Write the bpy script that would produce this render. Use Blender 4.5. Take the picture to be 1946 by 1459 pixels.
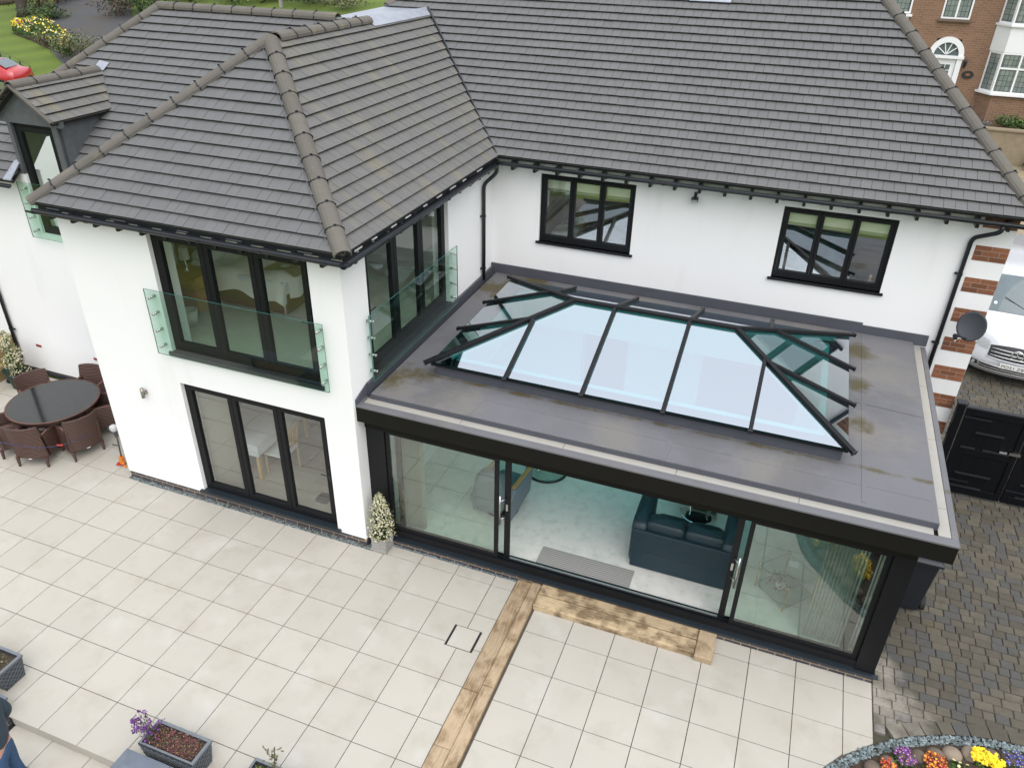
import bpy, bmesh, math, random
from mathutils import Vector, Matrix
for _o in list(bpy.data.objects): bpy.data.objects.remove(_o)
rnd = random.Random(11)
SC = bpy.context.scene
COL = SC.collection
V = Vector
# ------------------------------------------------------------------ camera
CAM_C = V((8.5094, -7.2116, 8.5150))
CAM_R = V((0.93511, 0.35379, 0.02007)); CAM_F = V((-0.29418, 0.80662, -0.51266))
CAM_R.normalize(); CAM_F.normalize(); CAM_U = CAM_R.cross(CAM_F).normalized()
FPX, PW, PH = 1473.75, 1946.0, 1459.0
cd = bpy.data.cameras.new('camera'); cam = bpy.data.objects.new('camera', cd); COL.objects.link(cam)
cd.sensor_width = 36; cd.lens = FPX / PW * 36; cd.clip_start = .1; cd.clip_end = 2000
mw = Matrix((CAM_R, CAM_U, -CAM_F)).transposed().to_4x4(); mw.translation = CAM_C; cam.matrix_world = mw
SC.camera = cam
SC.render.resolution_x, SC.render.resolution_y = 1024, 767
# ------------------------------------------------------------------ sky, sun, exposure (overcast)
SUN_EL, SUN_AZ = math.radians(56), math.radians(140)
w = bpy.data.worlds.new('World'); SC.world = w; w.use_nodes = True
nt = w.node_tree; bg = nt.nodes['Background']
sky = nt.nodes.new('ShaderNodeTexSky'); sky.sky_type = 'NISHITA'; sky.sun_disc = False
sky.sun_elevation = SUN_EL; sky.sun_rotation = SUN_AZ; sky.air_density = 1.0; sky.dust_density = 6.0; sky.ozone_density = 1.0
hs = nt.nodes.new('ShaderNodeHueSaturation'); hs.inputs['Saturation'].default_value = 0.30
nt.links.new(sky.outputs[0], hs.inputs['Color']); 
mx = nt.nodes.new('ShaderNodeMix'); mx.data_type = 'RGBA'; mx.inputs[0].default_value = .72; mx.inputs[7].default_value = (5.8, 6.1, 6.65, 1)   # even cloud cover over the clear sky
nt.links.new(hs.outputs[0], mx.inputs[6])
tcw = nt.nodes.new('ShaderNodeTexCoord'); sxw = nt.nodes.new('ShaderNodeSeparateXYZ'); nt.links.new(tcw.outputs['Generated'], sxw.inputs[0])     # overcast sky: zenith brighter than horizon
mrw = nt.nodes.new('ShaderNodeMapRange'); nt.links.new(sxw.outputs[2], mrw.inputs[0]); mrw.inputs[3].default_value = .70; mrw.inputs[4].default_value = 1.62
mlw = nt.nodes.new('ShaderNodeMix'); mlw.data_type = 'RGBA'; mlw.blend_type = 'MULTIPLY'; mlw.inputs[0].default_value = 1
nt.links.new(mx.outputs[2], mlw.inputs[6]); nt.links.new(mrw.outputs[0], mlw.inputs[7]); nt.links.new(mlw.outputs[2], bg.inputs[0]); bg.inputs[1].default_value = 0.15
sl = bpy.data.lights.new('sun', 'SUN'); sl.energy = 1.0; sl.angle = math.radians(75); sl.color = (1, .97, .93)
sun = bpy.data.objects.new('sun', sl); COL.objects.link(sun)
sd = V((math.sin(SUN_AZ) * math.cos(SUN_EL), math.cos(SUN_AZ) * math.cos(SUN_EL), math.sin(SUN_EL)))
sun.rotation_euler = sd.to_track_quat('Z', 'Y').to_euler(); sun.location = (0, 0, 40)
SC.view_settings.view_transform = 'Standard'; SC.view_settings.look = 'None'; SC.view_settings.gamma = 1
SC.view_settings.exposure = 0.47
SC.render.engine = 'CYCLES'
try:
    SC.cycles.transparent_max_bounces = 24; SC.cycles.max_bounces = 10; SC.cycles.caustics_reflective = False
except Exception: pass

# ------------------------------------------------------------------ pixel helpers (a pixel is only a direction)
def ray(u, v): return CAM_R * ((u - PW / 2) / FPX) + CAM_U * (-(v - PH / 2) / FPX) + CAM_F
def on_z(u, v, z): d = ray(u, v); return CAM_C + d * ((z - CAM_C.z) / d.z)
def pixel(p):
    d = V(p) - CAM_C; z = d.dot(CAM_F)
    return (PW / 2 + FPX * d.dot(CAM_R) / z, PH / 2 - FPX * d.dot(CAM_U) / z, z)
GY0, GS, GZ0 = 16.0, .18, -.12
def terr(y): return GZ0 if y < GY0 else GZ0 + GS * (min(y, 60) - GY0)
def on_terr(u, v):
    d = ray(u, v); n = V((0, -GS, 1)); return CAM_C + d * ((V((0, GY0, GZ0)) - CAM_C).dot(n) / d.dot(n))

# ------------------------------------------------------------------ materials
MT = {}
def nodes(name):
    m = bpy.data.materials.new(name); m.use_nodes = True; MT[name] = m
    t = m.node_tree; return m, t, t.nodes['Principled BSDF']
def N(t, typ, **kw):
    n = t.nodes.new(typ)
    for k, v in kw.items():
        if k in n.inputs: n.inputs[k].default_value = v
        else: setattr(n, k, v)
    return n
def mixc(t, fac, a, b, blend='MIX'):
    n = t.nodes.new('ShaderNodeMix'); n.data_type = 'RGBA'; n.blend_type = blend
    for i, x in ((0, fac), (6, a), (7, b)):
        if hasattr(x, 'links'): t.links.new(x, n.inputs[i])
        elif x is not None: n.inputs[i].default_value = x if i == 0 else (*x, 1)
    return n.outputs[2]
def rampn(t, src, lo, hi):
    n = t.nodes.new('ShaderNodeMapRange'); n.clamp = True
    t.links.new(src, n.inputs[0]); n.inputs[1].default_value = lo; n.inputs[2].default_value = hi
    return n.outputs[0]
def pos(t, scale=(1, 1, 1), local=False):
    if local: o = t.nodes.new('ShaderNodeTexCoord').outputs['Object']
    else: o = t.nodes.new('ShaderNodeNewGeometry').outputs['Position']
    m = t.nodes.new('ShaderNodeMapping'); t.links.new(o, m.inputs[0]); m.inputs['Scale'].default_value = scale
    return m.outputs[0]
def noise(t, vec, scale, detail=4, rough=.55):
    n = t.nodes.new('ShaderNodeTexNoise'); t.links.new(vec, n.inputs['Vector'])
    n.inputs['Scale'].default_value = scale; n.inputs['Detail'].default_value = detail; n.inputs['Roughness'].default_value = rough
    return n.outputs[0]
def mul(t, a, b, op='MULTIPLY'):
    n = t.nodes.new('ShaderNodeMath'); n.operation = op
    for i, x in ((0, a), (1, b)):
        if hasattr(x, 'links'): t.links.new(x, n.inputs[i])
        else: n.inputs[i].default_value = x
    return n.outputs[0]
def island(t):
    a = t.nodes.new('ShaderNodeObjectInfo').outputs['Random']; b = t.nodes.new('ShaderNodeNewGeometry').outputs['Random Per Island']
    return mul(t, mul(t, a, b, 'ADD'), 1.0, 'MODULO') if False else fract(t, mul(t, a, b, 'ADD'))
def fract(t, a):
    n = t.nodes.new('ShaderNodeMath'); n.operation = 'FRACT'; t.links.new(a, n.inputs[0]); return n.outputs[0]
def M(name, col, rough=.6, var=.12, scale=3., metal=0., spec=.5, bump=0., bscale=60., piece=0., stains=(), local=False, sc=(1, 1, 1), coat=0., hue=None):
    """base colour * soft world-space variation * per-piece variation, with optional stains [(colour, scale, lo, hi, (sx,sy,sz), strength)]"""
    m, t, p = nodes(name)
    vec = pos(t, sc, local)
    c = mixc(t, noise(t, vec, scale), tuple(x * (1 - var) for x in col), tuple(min(1, x * (1 + var)) for x in col))
    if piece:
        r = island(t)
        c = mixc(t, r, c, c, 'MIX') if False else mixc(t, 1.0, c, mixc(t, r, (1 - piece,) * 3, (1 + piece,) * 3), 'MULTIPLY')
        if hue: c = mixc(t, rampn(t, fract(t, mul(t, r, 7.13)), 1 - hue[1], 1 - hue[1] + .05), c, hue[0])
    for st in stains:
        colr, s, lo, hi, sv, k = st
        f = mul(t, rampn(t, noise(t, pos(t, sv, local), s, 5, .6), lo, hi), k)
        c = mixc(t, f, c, colr)
    t.links.new(c, p.inputs['Base Color'])
    p.inputs['Roughness'].default_value = rough; p.inputs['Metallic'].default_value = metal
    p.inputs['Specular IOR Level'].default_value = spec
    if coat: p.inputs['Coat Weight'].default_value = coat; p.inputs['Coat Roughness'].default_value = .08
    if bump:
        b = t.nodes.new('ShaderNodeBump'); b.inputs['Strength'].default_value = bump; b.inputs['Distance'].default_value = .01
        t.links.new(noise(t, vec, bscale, 3), b.inputs['Height']); t.links.new(b.outputs[0], p.inputs['Normal'])
    return m
def glass(name, tint, refl=.05, ior=1.5, rough=0., rtint=(1, 1, 1)):
    m, t, p = nodes(name); t.nodes.remove(p); out = t.nodes['Material Output']
    tr = N(t, 'ShaderNodeBsdfTransparent'); tr.inputs[0].default_value = (*tint, 1)
    gl = N(t, 'ShaderNodeBsdfGlossy'); gl.inputs['Roughness'].default_value = rough; gl.inputs[0].default_value = (*rtint, 1)
    lw = N(t, 'ShaderNodeLayerWeight'); lw.inputs[0].default_value = .5
    p5 = N(t, 'ShaderNodeMath', operation='POWER'); t.links.new(lw.outputs['Facing'], p5.inputs[0]); p5.inputs[1].default_value = ior
    n = mul(t, mul(t, p5.outputs[0], 1 - refl), refl, 'ADD').node
    mx = N(t, 'ShaderNodeMixShader'); t.links.new(n.outputs[0], mx.inputs[0]); t.links.new(tr.outputs[0], mx.inputs[1]); t.links.new(gl.outputs[0], mx.inputs[2])
    t.links.new(mx.outputs[0], out.inputs[0]); return m

M('render_white', (.84, .84, .835), .85, .03, .8, bump=.15, bscale=120, stains=[((.62, .62, .58), 1.3, .58, .8, (1.6, 1.6, .25), .35)])
M('plaster', (.78, .78, .76), .8, .03, 1)
M('soffit_white', (.7, .7, .69), .7, .04, 2)
M('brick_blue', (.055, .058, .075), .7, .2, 20, piece=.3, bump=.2)
M('brick_red', (.215, .083, .040), .8, .22, 14, piece=.35, bump=.3, stains=[((.12, .06, .035), 9, .55, .7, (1, 1, 1), .7)])
M('mortar_buff', (.42, .30, .17), .9, .15, 30, bump=.3)
M('mortar_grey', (.33, .25, .19), .9, .15, 30)
M('roof_tile', (.113, .113, .113), .75, .06, 2.2, piece=.045, bump=.25, bscale=160, stains=[((.15, .145, .135), 1.2, .5, .75, (1, 1, 1), .35), ((.085, .08, .07), 14, .62, .8, (1, 1, 1), .4)])
M('roof_tile_lichen', (.119, .117, .111), .8, .07, 2.2, piece=.045, bump=.25, bscale=160, stains=[((.19, .17, .10), 1.6, .52, .72, (.6, 2.2, .6), .5), ((.08, .07, .05), 4.5, .58, .74, (.7, 4, .7), .5)])
M('ridge_tile', (.112, .101, .086), .85, .15, 6, piece=.10, bump=.5, bscale=130, stains=[((.20, .17, .075), 3.5, .6, .72, (1, 1, 1), .6), ((.10, .09, .075), 10, .58, .75, (1, 1, 1), .6)])
M('underlay', (.02, .02, .02), .95)
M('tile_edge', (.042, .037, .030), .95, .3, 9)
M('glass_edge', (.05, .17, .15), .2)
M('black_plastic', (.012, .014, .018), .35, .2, 8, spec=.5)
M('black_frame', (.007, .0075, .009), .5, .2, 6, spec=.25)
M('black_fascia', (.007, .0065, .005), .7, .2, 4, spec=.18)
M('sill_grey', (.014, .021, .027), .4, .15, 5)
M('lead', (.30, .32, .36), .45, .25, 5, metal=.3, bump=.3, bscale=25, stains=[((.55, .56, .58), 3, .6, .75, (1, 1, 1), .5)])
M('lead_dark', (.105, .112, .12), .6, .3, 9, metal=.2, bump=.4, bscale=90)
M('steel', (.55, .54, .52), .28, .05, 5, metal=1.)
M('chrome', (.75, .75, .75), .08, .03, 5, metal=1.)
M('brass', (.62, .45, .16), .25, .1, 9, metal=1.)
M('grate', (.345, .33, .295), .6, .1, 5, metal=.1, stains=[((.33, .30, .24), 2.2, .52, .72, (1, 1, 1), .5)])
M('aluminium', (.72, .72, .72), .35, .05, 5, metal=.8)
M('membrane', (.128, .127, .135), .62, .12, 1.6, bump=.2, bscale=200, spec=.45,
  stains=[((.105, .10, .10), 1.1, .55, .7, (1, .5, 1), .5), ((.21, .195, .17), 2.6, .62, .75, (.4, 1.5, 1), .6), ((.24, .21, .12), 4, .7, .8, (1, 1, 1), .4)])
M('membrane_dark', (.075, .078, .095), .55, .15, 3, bump=.2, bscale=120)
M('moss', (.095, .075, .030), .95, .35, 14, bump=.8, bscale=90)
M('patio_tile', (.41, .386, .335), .72, .05, 1.1, piece=.035, bump=.08, bscale=90, spec=.35, stains=[((.34, .31, .245), 2.1, .50, .74, (1, 1, 1), .6), ((.47, .455, .415), 1.3, .56, .7, (1, 1, 1), .6)])
M('joint', (.10, .088, .068), .95)
M('paver', (.088, .077, .057), .9, .2, 9, piece=.22, bump=.7, bscale=70, hue=((.072, .070, .064), .3),
  stains=[((.30, .27, .21), 1.0, .66, .78, (1, 1, 1), .25), ((.055, .05, .035), 6, .55, .7, (1, 1, 1), .6), ((.09, .085, .03), 2.2, .6, .72, (1, 1, 1), .5)])
M('paver_joint', (.058, .054, .036), .95, .3, 20)
M('slate_chip', (.17, .21, .215), .6, .2, 20, piece=.45)
M('soil', (.055, .038, .024), .98, .4, 12, bump=1., bscale=60)
M('timber', (.355, .265, .17), .8, .2, 4, sc=(1, 1, 1), bump=.4, bscale=40, piece=.14,
  stains=[((.13, .075, .03), 3.8, .46, .62, (1, 1, 1), .7), ((.50, .38, .23), 9, .48, .66, (6, .6, 1), .5), ((.20, .13, .06), 14, .56, .7, (7, .35, 1), .6)])
M('timber_x', (.43, .325, .20), .8, .2, 4, bump=.4, bscale=40, piece=.1,
  stains=[((.105, .064, .028), 3.4, .45, .60, (1, 1, 1), .85), ((.56, .43, .26), 9, .48, .66, (.6, 6, 1), .5), ((.22, .14, .065), 14, .56, .7, (.35, 7, 1), .6)])
M('timber_green', (.27, .19, .085), .85, .25, 5, bump=.4, bscale=40, piece=.15, stains=[((.16, .13, .04), 4, .5, .7, (1, 1, 1), .7)])
M('carpet', (.68, .67, .63), .98, .10, 4.5, bump=.6, bscale=220, stains=[((.52, .52, .48), 6, .48, .66, (1, 1, 1), .6)])
M('carpet_bed', (.55, .53, .45), .98, .12, 4.5, bump=.6, bscale=220)
M('mat_ribbed', (.36, .345, .33), .95, .08, 9)
M('floor_plank', (.36, .33, .28), .45, .12, 5, sc=(1, 6, 1), piece=.16)
M('sofa_leather', (.011, .030, .042), .42, .15, 5, bump=.15, bscale=80)
M('chair_leather', (.15, .19, .22), .5, .12, 6)
M('oak', (.46, .28, .10), .5, .15, 6, sc=(1, 1, 5))
M('oak_pale', (.60, .38, .16), .5, .12, 6)
M('cloth_white', (.70, .71, .74), .85, .05, 6)
M('duvet', (.80, .77, .72), .85, .08, 9)
M('throw', (.42, .34, .21), .9, .12, 7)
M('bed_base', (.20, .13, .07), .8, .1, 6)
M('blind_cream', (.88, .86, .76), .8, .04, 5)
M('blind_slat', (.34, .32, .27), .85, .05, 5)
M('rattan', (.165, .080, .060), .6, .2, 12, local=True)
def weave(m, s=90):
    t = m.node_tree; p = t.nodes['Principled BSDF']
    b = t.nodes.new('ShaderNodeBump'); b.inputs['Strength'].default_value = .9; b.inputs['Distance'].default_value = .012
    k = t.nodes.new('ShaderNodeTexBrick'); t.links.new(pos(t, (1, 1, 1), True), k.inputs[0]); k.inputs['Scale'].default_value = 12
    wv = t.nodes.new('ShaderNodeTexWave'); wv.bands_direction = 'Z'; wv.inputs['Scale'].default_value = 10.5; wv.inputs['Distortion'].default_value = 1.2
    t.links.new(pos(t, (1, 1, 1), True), wv.inputs['Vector'])
    c = p.inputs['Base Color'].links[0].from_socket
    t.links.new(mixc(t, mul(t, wv.outputs[1], .75), (.035, .018, .012), c), p.inputs['Base Color'])
    t.links.new(wv.outputs[1], b.inputs['Height']); t.links.new(b.outputs[0], p.inputs['Normal'])
weave(MT['rattan'])
M('table_glass', (.020, .022, .024), .08, .2, 5, spec=.7)
M('pot_green', (.010, .040, .038), .35, .2, 8)
M('pot_wood', (.33, .32, .30), .85, .25, 9, bump=.5, bscale=50, stains=[((.18, .16, .14), 7, .5, .7, (1, 1, 5), .6)])
M('planter_grey', (.045, .052, .062), .6, .3, 9, bump=.2)
M('planter_edge', (.13, .145, .16), .6, .25, 9)
M('coping', (.12, .14, .17), .5, .25, 4, bump=.2, bscale=30)
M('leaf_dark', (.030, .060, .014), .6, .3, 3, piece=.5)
M('leaf_green', (.060, .115, .022), .6, .3, 3, piece=.5)
M('leaf_bright', (.13, .20, .03), .6, .3, 3, piece=.5)
M('leaf_pale', (.26, .29, .10), .6, .2, 3, piece=.5, hue=((.62, .58, .40), .35))
M('leaf_cream', (.62, .58, .44), .6, .1, 3, piece=.3)
M('leaf_red', (.13, .035, .045), .7, .3, 3, piece=.5)
M('leaf_olive', (.11, .115, .055), .7, .3, 3, piece=.5)
M('twiggy', (.085, .062, .040), .9, .3, 3, piece=.5)
M('twig', (.09, .055, .03), .9)
M('bark', (.055, .045, .035), .95, .3, 6, bump=.8, bscale=14)
M('petal_yellow', (.85, .62, .01), .6, .1, 5, piece=.15)
M('petal_cream', (.80, .74, .38), .6, .1, 5, piece=.2)
M('petal_purple', (.13, .03, .20), .6, .2, 5, piece=.4)
M('petal_red', (.30, .022, .018), .6, .2, 5, piece=.4, hue=((.65, .22, .02), .25))
M('petal_blue', (.04, .05, .25), .6, .2, 5, piece=.4)
M('petal_pink', (.45, .08, .18), .6, .2, 5, piece=.4)
M('stone_brown', (.13, .10, .075), .9, .3, 12, piece=.2, bump=.5, bscale=40)
M('stone_pale', (.24, .19, .14), .9, .2, 12, bump=.3, bscale=40)
M('asphalt', (.055, .055, .056), .9, .2, 2.5, bump=.3, bscale=80, stains=[((.07, .055, .035), .35, .5, .65, (1, 1, 1), .6)])
M('bin_black', (.014, .017, .022), .5, .2, 6)
M('tyre', (.015, .015, .015), .8)
M('gate_black', (.004, .0045, .006), .5, .2, 5, spec=.2)
M('gate_ledge', (.016, .018, .021), .5, .2, 5)  # gate black made paler: the light on the ledges is in the colour
M('car_silver', (.62, .63, .66), .25, .03, 2, metal=.35, coat=.6)
M('car_red', (.42, .012, .018), .28, .05, 2, coat=.8)
M('car_trim', (.02, .02, .022), .5)
M('car_glass', (.10, .13, .14), .06, .3, 3, spec=.8)
M('lamp_glass', (.35, .36, .37), .1, .3, 20, spec=.8)
M('plate_white', (.78, .78, .74), .5, .02, 4)
M('plate_ink', (.01, .01, .012), .5)
M('dish_grey', (.045, .050, .058), .5, .1, 6)
M('uplight', (.32, .29, .25), .35, .1, 8, metal=.8)
M('upvc', (.82, .82, .82), .45, .02, 4)
M('orange', (.70, .20, .015), .45, .1, 6)
M('tool_grey', (.06, .065, .07), .5)
M('tool_pale', (.5, .5, .5), .5)
M('rope_blue', (.03, .032, .10), .7)
M('red_plastic', (.45, .03, .02), .5)
M('jacket', (.025, .045, .065), .75, .3, 25, bump=.8, bscale=28)
M('jeans', (.03, .075, .16), .85, .25, 18)
M('skin', (.55, .29, .20), .55, .08, 12)
M('hair', (.05, .035, .025), .7)
M('shoe', (.05, .035, .025), .6)
M('lamp_shade', (.66, .64, .58), .7)
M('basket_white', (.6, .58, .52), .8)
M('wall_olive', (.42, .40, .30), .85)
M('wall_grey', (.62, .61, .59), .85)
M('pillow', (.66, .64, .62), .85, .15, 15)
M('air_brick', (.27, .03, .025), .8)
M('stone_wall', (.26, .21, .14), .9, .25, 6, bump=.6, bscale=12)
M('dry_leaf', (.32, .15, .07), .8, .2, 5, piece=.5)
M('lavender', (.10, .16, .17), .8, .3, 6, piece=.4)
glass('glass_window', (.96, .98, .97), .07, 4.2)
glass('glass_upper', (.96, .98, .97), .30, 4.2, 0., (.93, .97, 1.0))
glass('glass_lower', (.95, .975, .965), .19, 4.2)
glass('glass_slide', (.86, .94, .90), .17, 4.2)
glass('glass_clear', (.94, .975, .955), .0, 9.0)
glass('glass_balustrade', (.74, .88, .81), .06, 4.5)
glass('glass_lantern', (.20, .62, .62), .46, 4.0, 0., (.88, .935, 1.0))
glass('glass_top', (.90, .95, .93), .05, 4.5)
def blots(name, col, spots, k=.85, lo=.24, hi=.42, z=2.69, ns=7, band=None):
    t = MT[name].node_tree; p = t.nodes['Principled BSDF']; c = p.inputs['Base Color'].links[0].from_socket; g = t.nodes.new('ShaderNodeNewGeometry').outputs['Position']; acc = None
    nz = mul(t, noise(t, pos(t), ns, 8, .75), noise(t, pos(t), ns * .35, 3, .5)); nz = mul(t, nz, 2.0)
    for x, y, r in spots:
        d = t.nodes.new('ShaderNodeVectorMath'); d.operation = 'DISTANCE'; t.links.new(g, d.inputs[0]); d.inputs[1].default_value = (x, y, z)
        f = rampn(t, d.outputs['Value'], r, r * .1); acc = f if acc is None else mul(t, acc, f, 'MAXIMUM')
    if band:
        sx = t.nodes.new('ShaderNodeSeparateXYZ'); t.links.new(g, sx.inputs[0]); ab = t.nodes.new('ShaderNodeMath'); ab.operation = 'ABSOLUTE'; t.links.new(mul(t, sx.outputs[1], band[0], 'SUBTRACT'), ab.inputs[0])
        acc = mul(t, acc, mul(t, rampn(t, ab.outputs[0], band[1], 0.), .8), 'MAXIMUM')
    f = rampn(t, mul(t, acc, nz), lo, hi)
    t.links.new(mixc(t, mul(t, f, k), c, col), p.inputs['Base Color'])
blots('membrane', (.20, .18, .14), [(10.4, 4.4, 1.4), (10.2, 2.6, 1.1), (4.5, 1.3, 1.2), (3.7, 1.3, .9), (8.9, 1.3, 1.2), (6.9, 1.25, 1.0), (6.3, 5.4, 1.3), (9.0, 5.4, 1.3)], .38, .25, .5, ns=5)
blots('membrane', (.085, .083, .085), [(10.3, 3.4, 1.2), (4.3, 1.35, .9), (7.9, 1.3, 1.1), (9.2, 1.2, .9), (7.4, 5.4, 1.4), (3.7, 3.0, 1.2)], .38, .28, .42, ns=3.3)
blots('membrane', (.070, .056, .020), [(3.70, 5.0, .95), (4.15, 5.5, 1.0), (3.62, 1.60, .8), (9.9, 5.0, .6), (9.95, 3.9, .4), (9.93, 2.8, .4)], .9, .22, .45, ns=8, band=(1.73, .13))
blots('paver', (.36, .33, .28), [(10.82, .62, 1.0), (11.0, .1, .7), (10.9, 1.1, .6)], .7, .2, .5, 0., 4)
def lawn_mat():
    m, t, p = nodes('lawn')
    vec = pos(t)
    c = mixc(t, noise(t, vec, 1.2), (.058, .095, .008), (.088, .130, .011))
    wv = N(t, 'ShaderNodeTexWave'); mp = t.nodes.new('ShaderNodeMapping'); mp.inputs['Rotation'].default_value = (0, 0, .9)
    t.links.new(vec, mp.inputs[0]); t.links.new(mp.outputs[0], wv.inputs['Vector']); wv.inputs['Scale'].default_value = .16; wv.inputs['Distortion'].default_value = 2.2; wv.inputs['Detail'].default_value = 1
    c = mixc(t, mul(t, wv.outputs[1], .45), c, (.125, .165, .018))
    c = mixc(t, mul(t, rampn(t, noise(t, vec, 9), .5, .7), .4), c, (.045, .08, .010))
    t.links.new(c, p.inputs['Base Color']); p.inputs['Roughness'].default_value = .95
lawn_mat()
def brick_mat():
    m, t, p = nodes('brick_far')
    mp = t.nodes.new('ShaderNodeMapping'); g = t.nodes.new('ShaderNodeNewGeometry'); t.links.new(g.outputs['Position'], mp.inputs[0])
    mp.inputs['Rotation'].default_value = (math.radians(90), 0, 0)
    k = N(t, 'ShaderNodeTexBrick'); t.links.new(mp.outputs[0], k.inputs[0])
    k.inputs['Color1'].default_value = (.225, .125, .078, 1); k.inputs['Color2'].default_value = (.15, .082, .054, 1); k.inputs['Mortar'].default_value = (.28, .19, .12, 1)
    k.inputs['Scale'].default_value = 1; k.inputs['Brick Width'].default_value = .225; k.inputs['Row Height'].default_value = .075; k.inputs['Mortar Size'].default_value = .009
    k.inputs['Bias'].default_value = 0
    c = mixc(t, mul(t, noise(t, pos(t), 3), .5), k.outputs[0], (.27, .165, .105))
    t.links.new(c, p.inputs['Base Color']); p.inputs['Roughness'].default_value = .9
brick_mat()
def lead_light():
    m, t, p = nodes('leaded_pane')
    mp = t.nodes.new('ShaderNodeMapping'); g = t.nodes.new('ShaderNodeNewGeometry'); t.links.new(g.outputs['Position'], mp.inputs[0]); mp.inputs['Rotation'].default_value = (math.radians(90), 0, 0)
    k = N(t, 'ShaderNodeTexBrick'); k.offset = 0; t.links.new(mp.outputs[0], k.inputs[0])
    k.inputs['Color1'].default_value = (.16, .20, .19, 1); k.inputs['Color2'].default_value = (.24, .27, .24, 1); k.inputs['Mortar'].default_value = (.05, .055, .06, 1)
    k.inputs['Scale'].default_value = 1; k.inputs['Brick Width'].default_value = .13; k.inputs['Row Height'].default_value = .17; k.inputs['Mortar Size'].default_value = .008
    c = mixc(t, rampn(t, noise(t, pos(t), 1.3), .45, .62), k.outputs[0], (.05, .06, .065), 'MULTIPLY') if False else k.outputs[0]
    t.links.new(c, p.inputs['Base Color']); p.inputs['Roughness'].default_value = .08; p.inputs['Specular IOR Level'].default_value = .7
lead_light()
def stripe(name, a, b, axis, scale):
    m = MT[name]; t = m.node_tree; p = t.nodes['Principled BSDF']; c = p.inputs['Base Color'].links[0].from_socket
    wv = N(t, 'ShaderNodeTexWave'); wv.bands_direction = axis; t.links.new(pos(t), wv.inputs['Vector']); wv.inputs['Scale'].default_value = scale
    t.links.new(mixc(t, mul(t, rampn(t, wv.outputs[1], .3, .7), a), c, b), p.inputs['Base Color'])
stripe('mat_ribbed', .7, (.15, .145, .14), 'Y', 8.0)
stripe('grate', .22, (.22, .20, .17), 'X', 16.)
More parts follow.
